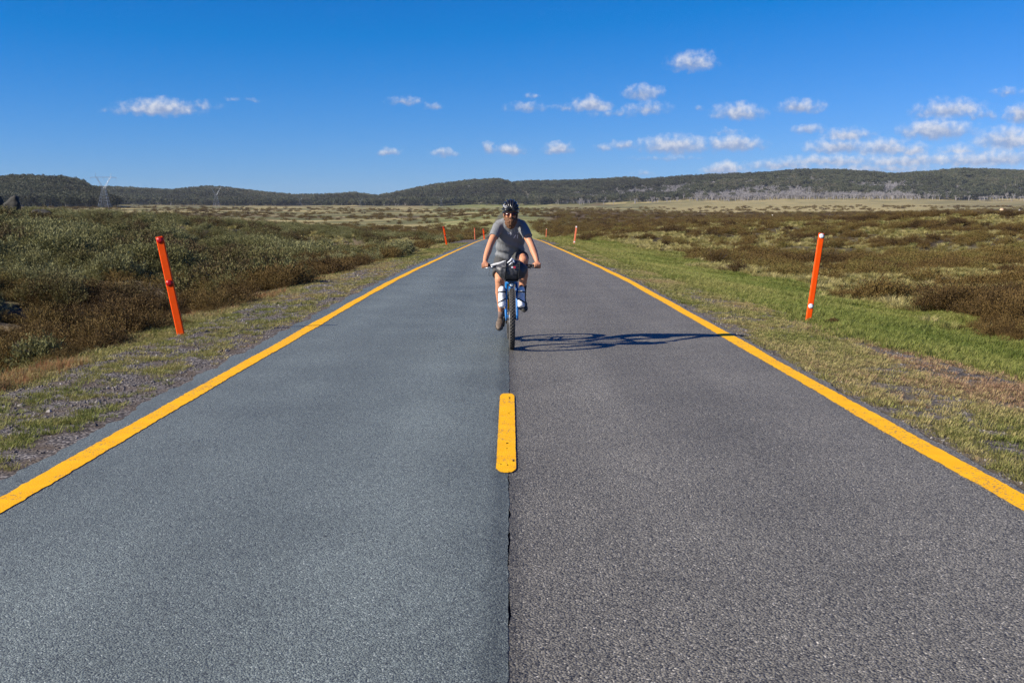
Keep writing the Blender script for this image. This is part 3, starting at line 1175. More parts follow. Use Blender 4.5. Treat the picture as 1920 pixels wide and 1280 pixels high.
def cover_all():
    def clump(x, y, sd):
        """bushes gather in rounded clumps with gaps between"""
        c = fbm(x * .62 + sd, y * .48, 600 + sd, 2, .5)
        return c, (vnoise(x * .45 + sd, y * .36, 610 + sd) - .5)

    def two(name, near, far, x, y, sc, tn, label):
        f = y > 27
        scatter(name, far, place(x[f], y[f], -.02), R2(f.sum()), sc[f], tn[f], label + ', further off')
        f = ~f
        scatter(name, near, place(x[f], y[f], -.02), R2(f.sum()), sc[f], tn[f], label + ', close by')

    # --- left bank: heath, greyer green and taller up the slope, browner in the dip
    x, y = wedge(13500, 7, 62, -1, 5.0)
    x2, y2 = wedge(11500, 62, 165, -1, 5.0)
    x = np.concatenate([x, x2])
    y = np.concatenate([y, y2])
    cl, ct = clump(x, y, 3)
    k = (rng.uniform(0, 1, len(x)) < heath_left(x, y)) & (rng.uniform(0, 1, len(x)) > soil_patch(x, y) * .93) & (cl > .37 + .05 * rng.uniform(-1, 1, len(x)))
    x, y, cl, ct = x[k], y[k], cl[k], ct[k]
    g = sstep(6, 17, -x + (fbm(x * .12, y * .12, 153, 3) - .5) * 16) * .85 + .6 * (fbm(x * .3, y * .2, 155, 3) - .5)
    isg = rng.uniform(0, 1, len(x)) < g + .10 + ct * .5
    sc = rng.uniform(.6, 1.15, len(x)) * (.35 + 1.35 * sstep(.36, .70, cl)) * (1 + .2 * sstep(12, 26, -x)) * (1 - .2 * sstep(45, 80, y))
    tn = np.clip(.5 + 1.1 * (fbm(x * .16, y * .12, 159, 4) - .5) + ct * 1.0 + rng.normal(size=len(x)) * .12, 0, 1)
    two('heath_scrub', SHGN, SHG, x[isg], y[isg], sc[isg], tn[isg], 'grey green heath shrubs massed over the bank beyond the gravel shoulder')
    b = ~isg
    two('heath_scrub', SHBN, SHB, x[b], y[b], sc[b] * .9, np.clip(tn[b] * 1.0 + .06, 0, 1), 'brown heath low in the dip below the gravel shoulder')
    # --- right plain: brown heath
    x, y = wedge(15500, 10, 62, 1, 6.0)
    x2, y2 = wedge(14500, 62, 175, 1, 5.0)
    x = np.concatenate([x, x2])
    y = np.concatenate([y, y2])
    tf = tussock_f(x, y)
    cl, ct = clump(x, y, 8)
    k = (rng.uniform(0, 1, len(x)) < heath_right(x, y)) & (rng.uniform(0, 1, len(x)) > tf * .93) & (cl > .34 + .05 * rng.uniform(-1, 1, len(x)))
    x, y, cl, ct = x[k], y[k], cl[k], ct[k]
    sc = rng.uniform(.6, 1.15, len(x)) * (.4 + 1.25 * sstep(.34, .70, cl)) * (1 + .15 * sstep(60, 140, y))
    tn = np.clip(.45 + 1.2 * (fbm(x * .13, y * .10, 169, 4) - .5) + ct * .9 + rng.normal(size=len(x)) * .13, 0, 1)
    two('heath_scrub', SHBN, SHB, x, y, sc, tn, 'dark brown heath covering the plain beyond the green verge')
    # --- pale tussocks in streaks on the plain and a few on the bank
    x, y = wedge(26000, 10, 170, 1, 7.0)
    xa, ya = wedge(9000, 10, 60, 1, 7.0)
    x = np.concatenate([x, xa])
    y = np.concatenate([y, ya])
    cg, _ = clump(x, y, 8)
    k = rng.uniform(0, 1, len(x)) < np.clip(tussock_f(x, y) * .9 + .04 + .35 * (cg < .34), 0, 1) * np.clip(heath_right(x + 1.0, y), 0, 1)
    xl, yl = wedge(15000, 9, 150, -1, 5.6)
    tl = sstep(.55, .66, fbm(xl * .2 + 1, yl * .13, 173, 4)) * heath_left(xl, yl) * .5
    gl, _ = clump(xl, yl, 3)
    kl = rng.uniform(0, 1, len(xl)) < tl + .02 + .4 * (gl < .37) * heath_left(xl, yl)
    x = np.concatenate([x[k], xl[kl]])
    y = np.concatenate([y[k], yl[kl]])
    scatter('tussock_grass', TUS, place(x, y, -.02), R2(len(x)), rng.uniform(.6, 1.35, len(x)) * (1 + .35 * sstep(50, 140, y)), np.clip(.42 + rng.normal(size=len(x)) * .22, 0, 1), 'pale straw tussock grass growing in streaks among the heath')
    # --- lush grass strip right of the road
    x, y = spread(46000, (4.2, 13), (9, 75), 1.7)
    k = rng.uniform(0, 1, len(x)) < green_right(x, y)
    xf, yf = spread(9000, (3.2, 12), (70, 150), 1.0)
    kf = rng.uniform(0, 1, len(xf)) < green_right(xf, yf) * .9
    x, y = np.concatenate([x[k], xf[kf]]), np.concatenate([y[k], yf[kf]])
    lush = fbm(x * .5, y * .35, 177, 3)
    tn = np.clip(.56 + 1.3 * (fbm(x * .35 + 4, y * .25, 179, 3) - .5) + .25 * (1 - sstep(5, 7, x)) + rng.normal(size=len(x)) * .12, 0, 1)
    scatter('green_grass', GRS, place(x, y), R2(len(x)), (.45 + 1.0 * lush) * rng.uniform(.7, 1.2, len(x)) * (1 + .7 * sstep(25, 70, y) + .6 * sstep(70, 110, y)), np.clip(tn + .2 * sstep(45, 90, y), 0, 1), 'lush green grass along the verge in front of the heath')
    # --- short dry grass of both shoulders
    x, y = spread(52000, (3.04, 6.4), (2, 80), 1.9)
    pat = fbm(x * 1.9, y * 1.2, 181, 4, .7)
    k = (rng.uniform(0, 1, len(x)) < sstep(.40, .56, pat) * .95 + .12) & (rng.uniform(0, 1, len(x)) > green_right(x, y)) & (x > 3.02 + rng.uniform(0, .2, len(x)))
    x, y = x[k], y[k]
    tn = np.clip(.36 + 1.2 * (fbm(x * .7, y * .4, 183, 3) - .5) + .55 * sstep(4.1, 4.9, x) * sstep(.42, .56, fbm(x * .4, y * .3, 185, 2)) + rng.normal(size=len(x)) * .12, 0, 1)
    scatter('verge_grass', DRY, place(x, y), R2(len(x)), rng.uniform(.5, 1.15, len(x)) * (1 + .7 * sstep(25, 70, y)), tn, 'short patchy dry grass beside the yellow line on the green side')
    x, y = spread(40000, (-5.9, -3.1), (2, 90), 1.9)
    pat = fbm(x * 3.3 + 7, y * 2.3, 187, 3, .75)
    edge = sstep(4.5, 5.2, -x)
    k = (rng.uniform(0, 1, len(x)) < np.maximum(sstep(.44, .68, pat) * .72, edge) + .06) & (rng.uniform(0, 1, len(x)) > heath_left(x, y) * .8) & (-x > 3.14 + rng.uniform(0, .25, len(x)))
    x, y = x[k], y[k]
    e2 = sstep(4.5, 5.2, -x)
    tn = np.clip(.36 + 1.2 * (fbm(x * .7, y * .4, 189, 3) - .5) + .16 * e2 + rng.normal(size=len(x)) * .12, 0, 1)
    scatter('verge_grass', DRY, place(x, y), R2(len(x)), rng.uniform(.55, 1.15, len(x)) * (1 + 1.3 * e2 * rng.uniform(.2, 1, len(x))) * (1 + .7 * sstep(25, 70, y)), tn, 'patches of short grass growing through the gravel shoulder')
    # --- rusty seed grass at the lip of the bank
    x, y = spread(5200, (-5.7, -4.5), (8, 60), 1.6)
    k = rng.uniform(0, 1, len(x)) < sstep(.54, .66, fbm(x * .8, y * .35 + 3, 191, 3)) * .7 * sstep(4.6, 5.0, -x)
    x, y = x[k], y[k]
    scatter('rusty_grass', REDG, place(x, y), R2(len(x)), rng.uniform(.45, 1.0, len(x)), np.clip(.5 + rng.normal(size=len(x)) * .3, 0, 1), 'reddish seeding grass at the lip above the heath')
    # --- gravel
    x, y = spread(27000, (-5.1, -3.0), (2, 45), 2.0)
    pat = fbm(x * 3.3 + 7, y * 2.3, 187, 3, .75)
    k = rng.uniform(0, 1, len(x)) < (1 - .8 * sstep(.46, .70, pat)) * (1 - sstep(4.6, 5.1, -x)) * sstep(3.05, 3.3, -x)
    x, y = x[k], y[k]
    s = .006 + .012 * rng.uniform(0, 1, len(x)) ** 3 + .02 * (rng.uniform(0, 1, len(x)) > .993)
    scatter('gravel', STN, place(x, y, .002), R2(len(x)), s * (1 + .5 * sstep(15, 40, y)), np.clip(.26 + rng.normal(size=len(x)) * .24, 0, 1), 'loose purple grey gravel on the shoulder by the yellow line')
    x, y = spread(13000, (2.98, 5.2), (2, 40), 2.0)
    pat = fbm(x * 1.9, y * 1.2, 181, 4, .7)
    k = (rng.uniform(0, 1, len(x)) < (1 - sstep(.40, .55, pat)) * .8 + (x < 3.22) * .8) & (x < 5.2)
    x, y = x[k], y[k]
    s = .005 + .010 * rng.uniform(0, 1, len(x)) ** 3
    scatter('gravel', STN, place(x, y, .002), R2(len(x)), s * (1 + .5 * sstep(15, 40, y)), np.clip(.40 + rng.normal(size=len(x)) * .22, 0, 1), 'loose gravel and chips at the grass side edge of the seal')
    # --- scrub on the far plain
    n = 15000
    y = 165 * (1400 / 165) ** rng.uniform(0, 1, n)
    x = y * rng.uniform(-.56, .56, n)
    b = bearing(x, y)
    st = fbm(x * .012 + 30, y * .03, 95, 4)
    dens = sstep(.48, .58, st) * .8 + .08 + .5 * (b > 1040) * sstep(260, 330, y) * (1 - sstep(800, 950, y))
    k = (rng.uniform(0, 1, n) < dens) & (np.abs(x) > 6)
    x, y = x[k], y[k]
    scatter('far_scrub', SHB, place(x, y, -.1), R2(len(x)), rng.uniform(1.3, 3.0, len(x)) * (1 + y / 700), np.clip(.45 + rng.normal(size=len(x)) * .25, 0, 1), 'dark low scrub dotted over the distant plain', squash=np.full(len(x), .75))


cover_all()


# ------------------------------------------------------------------ forest on the hills
M_LEAF = plant_mat('gum_leaves', [(.040, .038, .024), (.062, .068, .036), (.090, .098, .050), (.125, .110, .072)], .6, .1)
M_BARK = simple('pale_bark', (.20, .18, .165), .85, noise=.35, nscale=1.5)
M_DEAD = simple('dead_wood', (.28, .26, .26), .9, noise=.3, nscale=1.5)


def make_gum(name, seed, h, dead=False):
    g = np.random.default_rng(seed)
    mb = MB()
    tips = []
    lean = g.uniform(-.8, .8, 2)
    for s in range(3 if not dead else 4):
        a = g.uniform(0, 6.28)
        p0 = Vector((0, 0, -1))
        p1 = Vector((math.cos(a) * .6, math.sin(a) * .6, h * .3))
        p2 = Vector((math.cos(a) * h * .17 + lean[0], math.sin(a) * h * .17 + lean[1], h * g.uniform(.52, .68)))
        mb.tube([p0, p1, p2], [.30, .22, .11] if not dead else [.30, .20, .10], 5)
        for q in range(3 if not dead else 6):
            b = a + g.uniform(-1.3, 1.3)
            st_ = p1.lerp(p2, g.uniform(.3, 1.0))
            e = st_ + Vector((math.cos(b) * h * g.uniform(.12, .26), math.sin(b) * h * g.uniform(.12, .26), h * g.uniform(.10, .34)))
            mb.tube([st_, st_.lerp(e, .5) + Vector((0, 0, .25)), e], [.12, .08, .035], 4)
            tips.append(e)
            if dead:
                for w in range(3):
                    s2 = st_.lerp(e, g.uniform(.4, .9))
                    e2 = s2 + Vector(g.uniform(-1, 1, 3)) * h * .10 + Vector((0, 0, h * .06))
                    mb.tube([s2, e2], [.05, .02], 3)
    me = mb.mesh(name, False)
    me.materials.append(M_DEAD if dead else M_BARK)
    if dead:
        return me
    parts = []
    cs = [np.array(t) for t in tips] + [np.array([g.uniform(-1, 1) * h * .2, g.uniform(-1, 1) * h * .2, h * g.uniform(.7, .98)]) for _ in range(5)]
    global rng
    keep = rng
    rng = g
    for c in cs:
        k = 34
        d = norm(g.normal(size=(k, 3)))
        rr = g.uniform(.55, 1.05, k)[:, None] * np.array([1.5, 1.5, .85]) * h / 10
        leaf_cloud(parts, c + d * rr, norm(d + g.normal(size=(k, 3)) * .8), g.uniform(.7, 1.3, k) * .11 * h, g.uniform(.6, 1.2, k) * .032 * h)
    rng = keep
    V, F = join_arrays(parts)
    bm = bmesh.new()
    bm.from_mesh(me)
    vv = [bm.verts.new(v) for v in V]
    for f in F:
        q = bm.faces.new([vv[i] for i in f])
        q.material_index = 1
    bm.to_mesh(me)
    bm.free()
    me.materials.append(M_LEAF)
    return me


GUM = [make_gum('gum%d' % i, 200 + i, 11) for i in range(4)]
DEADT = [make_gum('dead_gum%d' % i, 220 + i, 9, True) for i in range(3)]


def deadwood(x, y):
    """burnt patches along the foot of the range"""
    b = bearing(x, y)
    return sstep(.47, .56, fbm(x * .0075, y * .012, 307, 4, .6)) * sstep(980, 1180, b) * (1 - .75 * sstep(1640, 1800, b)) * (1 - sstep(2240, 2440, y + 260 * (fbm(x * .01, y * 0, 311, 3) - .5)))


def forest():
    # long wooded range
    n = 30000
    y = rng.uniform(2060, 2960, n)
    x = y * rng.uniform(-.60, .62, n)
    b = bearing(x, y)
    cut = (np.abs(b - (1000 - (y - 2060) * .065)) < 6) & (b > 930) & (b < 1010)
    edge = 2075 + 120 * (fbm(x * .006, y * 0, 301, 3) - .5)
    k = (y > edge) & ~cut & (rng.uniform(0, 1, n) > deadwood(x, y) * .92)
    x, y, b = x[k], y[k], b[k]
    sc = rng.uniform(.75, 1.25, len(x)) * (.9 + .3 * fbm(x * .01, y * .01, 303, 2))
    pn = fbm(x * .004, y * .004, 305, 4)
    tn = np.clip(.46 + 1.8 * (pn - .5) + rng.normal(size=len(x)) * .2, 0, 1)
    scatter('forest', GUM, place(x, y, -3.0), R2(len(x)), sc * 1.2, tn, 'dark gum forest covering the long range along the skyline')
    # burnt grey trees at its foot on the right
    n = 26000
    y = rng.uniform(2055, 2480, n)
    x = y * rng.uniform(-.1, .60, n)
    k = rng.uniform(0, 1, n) < deadwood(x, y) * .8 + .006
    x, y = x[k], y[k]
    scatter('dead_forest', DEADT, place(x, y), R2(len(x)), rng.uniform(.8, 1.4, len(x)), np.full(len(x), .5), 'bleached grey dead trees along the foot of the wooded range')
    # nearer wooded hill on the left
    n = 5200
    y = rng.uniform(1185, 1640, n)
    x = y * rng.uniform(-.62, -.335, n)
    b = bearing(x, y)
    ok = np.interp(b, NEARHILL[:, 0], NEARHILL[:, 1]) < 385
    k = ok & (b < 228)
    x, y, b = x[k], y[k], b[k]
    tn = np.clip(.34 + .8 * (fbm(x * .01, y * .01, 309, 3) - .5) + rng.normal(size=len(x)) * .15, 0, 1)
    scatter('forest', GUM, place(x, y, -2.5), R2(len(x)), rng.uniform(.9, 1.4, len(x)), tn, 'darker wooded hill rising behind the boulders and the tall pylon')


forest()

# ------------------------------------------------------------------ roadside marker posts
M_ORANGE = simple('orange_paint', (.95, .080, .001), .6, spec=.15, noise=.20, nscale=14)
M_PINK = simple('faded_orange_paint', (.80, .20, .09), .6, spec=.3, noise=.12, nscale=9)
M_REDR = simple('red_reflector', (.45, .004, .006), .3, spec=.4)
M_WHITER = simple('white_reflector', (.82, .83, .86), .22, spec=.6)
M_RING = simple('reflector_ring', (.60, .62, .66), .4)
M_STEEL = simple('galvanised_steel', (.36, .38, .42), .5, metal=.6)


def disc(mb, c, r, d, seg=20):
    """a button facing the camera end of the road, slightly domed"""
    c = Vector(c)
    ring = [c + Vector((math.cos(2 * math.pi * k / seg) * r, 0, math.sin(2 * math.pi * k / seg) * r)) for k in range(seg)]
    ring2 = [p + Vector((0, -d, 0)) for p in ring]
    ring3 = [c + (p - c) * .7 + Vector((0, -d * 1.5, 0)) for p in ring]
    v = ring + ring2 + ring3 + [c + Vector((0, -d * 1.7, 0))]
    f = []
    for a in (0, seg):
        for k in range(seg):
            f.append((a + k, a + (k + 1) % seg, a + seg + (k + 1) % seg, a + seg + k))
    f += [(2 * seg + k, 2 * seg + (k + 1) % seg, 3 * seg) for k in range(seg)]
    return mb.add(v, f)


def marker_post(label, x, y, lean, turn, h, w, reflect, paint, sink=.25):
    """leaning fluted marker: a folded steel plank with a slightly ragged foot and two round reflectors"""
    t = empty('marker_post', (x, y, hz(x, y)), (0, lean, 0))
    tag(t, label, 'marker post', 'orange marker posts along both verges')
    t.rotation_euler = (R(-1.5), lean, turn)
    mb = MB()
    d = .045
    prof = [(-w / 2, d * .5), (-w / 2, -d * .35), (-w * .40, -d * .5), (w * .40, -d * .5), (w / 2, -d * .35), (w / 2, d * .5), (w * .36, d * .5), (w * .36, -d * .1), (-w * .36, -d * .1), (-w * .36, d * .5)]
    n = len(prof)
    zs = [-sink, 0, h * .33, h * .66, h - .012, h]
    vs_ = []
    for i, z in enumerate(zs):
        s = 1 if i < len(zs) - 1 else .93
        for (px, py) in prof:
            vs_.append((px * s, py * s, z))
    fs_ = []
    for i in range(len(zs) - 1):
        for k in range(n):
            fs_.append((i * n + k, i * n + (k + 1) % n, (i + 1) * n + (k + 1) % n, (i + 1) * n + k))
    fs_.append(tuple(range((len(zs) - 1) * n, len(zs) * n)))
    mb.add(vs_, fs_)
    mb.build('post_blade', paint, t, False)
    for z in (h - w * .50, h * reflect[1]):
        rm = disc(MB(), (0, -d * .5 - .001, z), w * .46, .004)
        ro = rm.build('reflector_ring' if reflect[0] == 'white' else 'reflector', M_RING if reflect[0] == 'white' else M_REDR, t)
        if reflect[0] == 'white':
            disc(MB(), (0, -d * .5 - .0072, z), w * .37, .0015).build('lens', M_WHITER, ro)
        else:
            disc(MB(), (0, -d * .5 - .0072, z), w * .30, .0015).build('lens', M_REDR, ro)
    return t


marker_post('tall orange post with red reflectors leaning away from the gravel shoulder', -4.515, 15.3, R(-10.5), R(6), 1.37, .100, ('red', .53), M_ORANGE)
marker_post('tall orange post with white reflectors standing in the green grass verge', 4.90, 18.3, R(7.2), R(-4), 1.44, .088, ('white', .17), M_ORANGE)
marker_post('small orange post further along the gravel shoulder, in front of the straw plain', -4.55, 81, R(-9.5), R(4), 1.36, .12, ('red', .53), M_ORANGE)
marker_post('small orange post down the green verge beside the dark heath bush', 4.62, 81, R(7.5), R(-4), 1.38, .12, ('white', .17), M_PINK)
marker_post('thin faded post near the crest, between the small orange post and the rider', -4.2, 135, R(-2), 0, 1.40, .10, ('red', .53), M_PINK)
marker_post('tiny orange post past the crest just left of the rider', -4.0, 176, R(-5), 0, 1.75, .22, ('red', .53), M_ORANGE)
marker_post('tiny faded post near the crest on the green verge right of the rider', 4.75, 148, R(3), 0, 1.40, .10, ('white', .17), M_PINK)

# ------------------------------------------------------------------ pylons
M_LATTICE = simple('lattice_steel', (.30, .33, .38), .5, metal=.3)


def pylon(label, px, y, top_row, foot_row, turn, bold=1.0):
    x = (px - 960) / FPX * y
    z0 = hz(x, y) - 1.0
    h = 1.6 + (400 - top_row) * y / FPX - z0
    t = empty('power_pylon', (x, y, z0), (0, 0, turn))
    tag(t, label, 'pylon', 'pylons of the power line across the plain')
    r = .13 * bold * h / 40
    wb, ww = h * .15, h * .045
    waist, fork = .56 * h, .60 * h

    def leg(sx, sy):
        mb = MB()
        mb.tube([(sx * wb, sy * wb, 0), (sx * ww, sy * ww, waist)], [r * 1.5, r], 4)
        return mb
    for sx in (-1, 1):
        for sy in (-1, 1):
            leg(sx, sy).build('leg', M_LATTICE, t, False)
    mb = MB()
    n = 6
    for i in range(n):
        a, b = (i / n) ** .85 * waist, ((i + 1) / n) ** .85 * waist
        wa = wb + (ww - wb) * a / waist
        w2 = wb + (ww - wb) * b / waist
        for q in range(4):
            c1 = [(-1, -1), (1, -1), (1, 1), (-1, 1)][q]
            c2 = [(1, -1), (1, 1), (-1, 1), (-1, -1)][q]
            mb.tube([(c1[0] * wa, c1[1] * wa, a), (c2[0] * w2, c2[1] * w2, b)], r * .55, 3)
            mb.tube([(c2[0] * wa, c2[1] * wa, a), (c1[0] * w2, c1[1] * w2, b)], r * .55, 3)
            mb.tube([(c1[0] * w2, c1[1] * w2, b), (c2[0] * w2, c2[1] * w2, b)], r * .6, 3)
    mb.build('bracing', M_LATTICE, t, False)
    arm_z = .86 * h
    for s in (-1, 1):
        mb = MB()
        e = Vector((s * h * .20, 0, arm_z))
        for sy in (-1, 1):
            mb.tube([(s * ww, sy * ww, waist), (s * h * .10, sy * ww * .8, .70 * h), e + Vector((0, sy * ww * .5, 0)), (s * h * .215, 0, h)], [r, r, r, r * .6], 4)
            mb.tube([(-s * ww * .2, sy * ww, waist), (s * h * .085, sy * ww * .8, .70 * h), e + Vector((-s * h * .03, sy * ww * .5, 0))], r * .8, 4)
        for i in range(5):
            f = i / 5
            a = Vector((s * ww, 0, waist)).lerp(e, f)
            b = Vector((-s * ww * .2, 0, waist)).lerp(e + Vector((-s * h * .03, 0, 0)), f + .18)
            mb.tube([a, b], r * .5, 3)
        mb.build('mast', M_LATTICE, t, False)
    mb = MB()
    for zz in (arm_z, arm_z + h * .022):
        mb.tube([(-h * .36, 0, arm_z + (zz - arm_z) * .2), (-h * .2, 0, zz), (h * .2, 0, zz), (h * .36, 0, arm_z + (zz - arm_z) * .2)], r * .9, 4)
    for i in range(14):
        xx = -h * .34 + i * h * .68 / 14
        mb.tube([(xx, 0, arm_z), (xx + h * .024, 0, arm_z + h * .02)], r * .5, 3)
    arm = mb.build('crossarm', M_LATTICE, t, False)
    for xx in (-h * .35, 0, h * .35):
        mb = MB()
        for k in range(5):
            mb.ball((xx, 0, arm_z - h * .012 - k * h * .013), (r * 1.6, r * 1.6, r * .8), 6, 4)
        mb.tube([(xx, 0, arm_z), (xx, 0, arm_z - h * .09)], r * .5, 4)
        mb.build('insulator', M_LATTICE, arm, False)
    return t


pylon('tall lattice pylon in front of the wooded hill behind the boulders', 206, 1120, 325, 380, R(4), .9)
pylon('grey lattice pylon rising from the heath bank against the dip in the wooded range', 414, 1560, 348, 389, R(12), .7)
pylon('faint pylon low against the range between the two wooded saddles', 570, 1900, 367, 391, R(14), .5)
pylon('small dark pylon under the low wooded saddle', 682, 1960, 371, 391, R(14), .5)
pylon('small pylon at the foot of the range below its rising shoulder', 832, 2010, 368, 391, R(14), .5)
pylon('pale pylon standing on the hillside up behind the rider', 926, 2330, 357, 375, R(14), .55)

# ------------------------------------------------------------------ boulders
M_ROCKD = simple('lichen_rock', (.040, .037, .031), .9, noise=.6, nscale=1.6, bump=.8)
M_ROCKP = simple('pale_granite', (.42, .39, .35), .9, noise=.35, nscale=2.2, bump=.6)
M_ROCKO = simple('ochre_granite', (.60, .40, .25), .9, noise=.3, nscale=2.0, bump=.5)


def boulder(label, px, y, w, h, seed, mat, grp='boulders on the heath', tall=False, turn=0.0):
    x = (px - 960) / FPX * y
    bm = bmesh.new()
    bmesh.ops.create_icosphere(bm, subdivisions=4, radius=1)
    rs = random.Random(seed)
    planes = [(Vector((rs.gauss(0, 1), rs.gauss(0, 1), rs.gauss(0, .7))).normalized(), rs.uniform(.55, .92)) for _ in range(13)]
    ph = [rs.uniform(0, 6) for _ in range(9)]
    for v in bm.verts:
        c = v.co.copy()
        for nrm, dd in planes:                       # chip flat faces into the block
            q = c.dot(nrm)
            if q > dd:
                c -= nrm * (q - dd) * .85
        k = 1 + .035 * (math.sin(c.x * 7 + ph[0]) + math.sin(c.y * 8 + ph[1]) + math.sin(c.z * 9 + ph[2])) + rs.uniform(-1, 1) * .012
        c *= k
        if tall and c.z > 0:
            c.x = c.x * (1 - .45 * c.z) + .28 * c.z
        v.co = Vector((c.x * w / 2, c.y * w / 2.3, c.z * h * .62 + h * .38))
    me = bpy.data.meshes.new('boulder')
    bm.to_mesh(me)
    bm.free()
    me.polygons.foreach_set('use_smooth', np.ones(len(me.polygons), dtype=bool))
    o = obj('boulder', me, mat)
    o.location = (x, y, hz(x, y) + (.55 if mat is M_ROCKD else 0))
    o.rotation_euler = (0, 0, turn)
    tag(o, label, 'boulder', grp)
    return o


boulder('pointed dark boulder rising from the bank in front of the wooded hill', 36, 84, 1.5, 1.15, 3, M_ROCKD, tall=True)
boulder('dark boulder cut by the picture edge next to the pointed one', -2, 86, 1.6, 1.4, 8, M_ROCKD, turn=1.2)
boulder('low dark slab of rock at the foot of the pointed boulder', 88, 72, 1.5, .34, 12, M_ROCKD)
boulder('largest white boulder on the brow of the heath below the straw hillside', 1718, 158, 1.7, .95, 21, M_ROCKP)
boulder('smaller white boulder uphill of the largest one on the heath brow', 1729, 161, 1.0, .95, 23, M_ROCKP)
boulder('flat white stone lying lower beside the white boulders on the heath brow', 1701, 150, .8, .40, 25, M_ROCKP)
boulder('ochre boulder on the far green slope under the wooded range', 1877, 900, 3.6, 2.4, 27, M_ROCKO, 'far boulders')
boulder('pale boulder right of the ochre one on the far green slope', 1910, 880, 2.0, 1.6, 29, M_ROCKP, 'far boulders')
boulder('tiny white rock at the edge where dark heath meets the straw hillside', 1450, 560, 1.1, 1.3, 31, M_ROCKP, 'far boulders')
boulder('tiny white rock lying in the brown heath band', 1578, 420, 1.6, 1.2, 33, M_ROCKP, 'far boulders')

# ------------------------------------------------------------------ single shrubs that stand apart


M_SH1 = bpy.data.materials.get('brown_heath')
_wood = simple('shrub_wood', (.07, .05, .04), .9)


def lone_shrub(label, x, y, h, r, seed, tint, green=False):
    """a shrub of its own: woody stems and a leafy crown"""
    src = M_HEATHG if green else M_HEATHB
    m = src.copy()
    nt = m.node_tree
    for n in list(nt.nodes):
        if n.type == 'ATTRIBUTE':
            v = nt.nodes.new('ShaderNodeValue')
            v.outputs[0].default_value = tint
            for l in list(n.outputs['Fac'].links):
                nt.links.new(v.outputs[0], l.to_socket)
    t = empty('heath_shrub', (x, y, hz(x, y) - .02), (0, 0, seed))
    tag(t, label, 'shrub', 'shrubs standing apart from the heath')
    me = make_shrub('foliage', 400 + seed, h, r, 90, 44, .05, .0075, m, upright=.8)
    c = obj('foliage', me, None, t)
    mb = MB()
    rs = random.Random(seed)
    for k in range(7):
        a = rs.uniform(0, 6.28)
        mb.tube([(0, 0, -.05), (math.cos(a) * r * .3, math.sin(a) * r * .3, h * .35), (math.cos(a) * r * .7, math.sin(a) * r * .7, h * rs.uniform(.6, .85))], [.014, .010, .004], 5)
    mb.build('stem', _wood, t)


lone_shrub('dark bushy shrub alone on the green verge, the one closest to the road', 9.25, 50.5, .95, .85, 1, .25)
lone_shrub('wide brown shrub right behind the lone dark shrub on the green verge', 10.7, 51.0, .85, 1.15, 2, .45)
lone_shrub('low dark shrub in the green grass just in front of the wide brown shrub', 8.6, 42.5, .45, .65, 3, .12)
lone_shrub('round brown shrub at the edge of the grass near the picture edge', 10.0, 22.4, .55, .60, 4, .3)
lone_shrub('small dark tuft at the foot of the white reflector post', 5.10, 17.6, .09, .11, 5, .2)
lone_shrub('dark bushy shrub right beside the small faded orange post down the green verge', 6.4, 96, .95, .8, 9, .08)
lone_shrub('small dark round shrub on the straw plain past the left bank', -38, 190, 1.3, 1.6, 6, .2)
lone_shrub('dark shrub on the heath edge where the gravel shoulder nears the small orange post', -6.4, 62, .55, .65, 7, .35, True)
lone_shrub('rounded olive shrub below the lip under the tall leaning orange post', -5.75, 13.6, .38, .42, 8, .62, True)

# ------------------------------------------------------------------ bicycle
M_BLUE = simple('blue_frame_paint', (.010, .16, .46), .3, spec=.6, coat=.5, noise=.1, nscale=8)
M_TYRE = simple('tyre_rubber', (.052, .048, .044), .85, noise=.35, nscale=30, bump=.3)
M_BLACK = simple('black_alloy', (.018, .018, .020), .45)
M_ALU = simple('bare_alloy', (.60, .60, .62), .35, metal=.9)
M_LENS = simple('lamp_lens', (.70, .74, .76), .12, spec=.8)
M_DRY = simple('charcoal_drybag', (.040, .040, .046), .5, spec=.5, noise=.3, nscale=20, bump=.3)
M_WHITE = simple('white_cloth', (.76, .76, .78), .8, noise=.08, nscale=14, bump=.4)
M_WEB = simple('black_webbing', (.016, .016, .018), .8)
M_LABR = simple('red_patch', (.55, .02, .06), .6)
M_YEL = simple('yellow_plastic', (.80, .42, .01), .4)
M_GRIP = simple('grip_rubber', (.022, .022, .024), .8, bump=.5, nscale=160)

BX, BY, BYAW = .022, 13.2, .022
bike = empty('bicycle', (BX, BY, 0), (0, 0, BYAW))
tag(bike, 'blue touring bicycle loaded with bags, ridden towards the camera', 'bicycle')


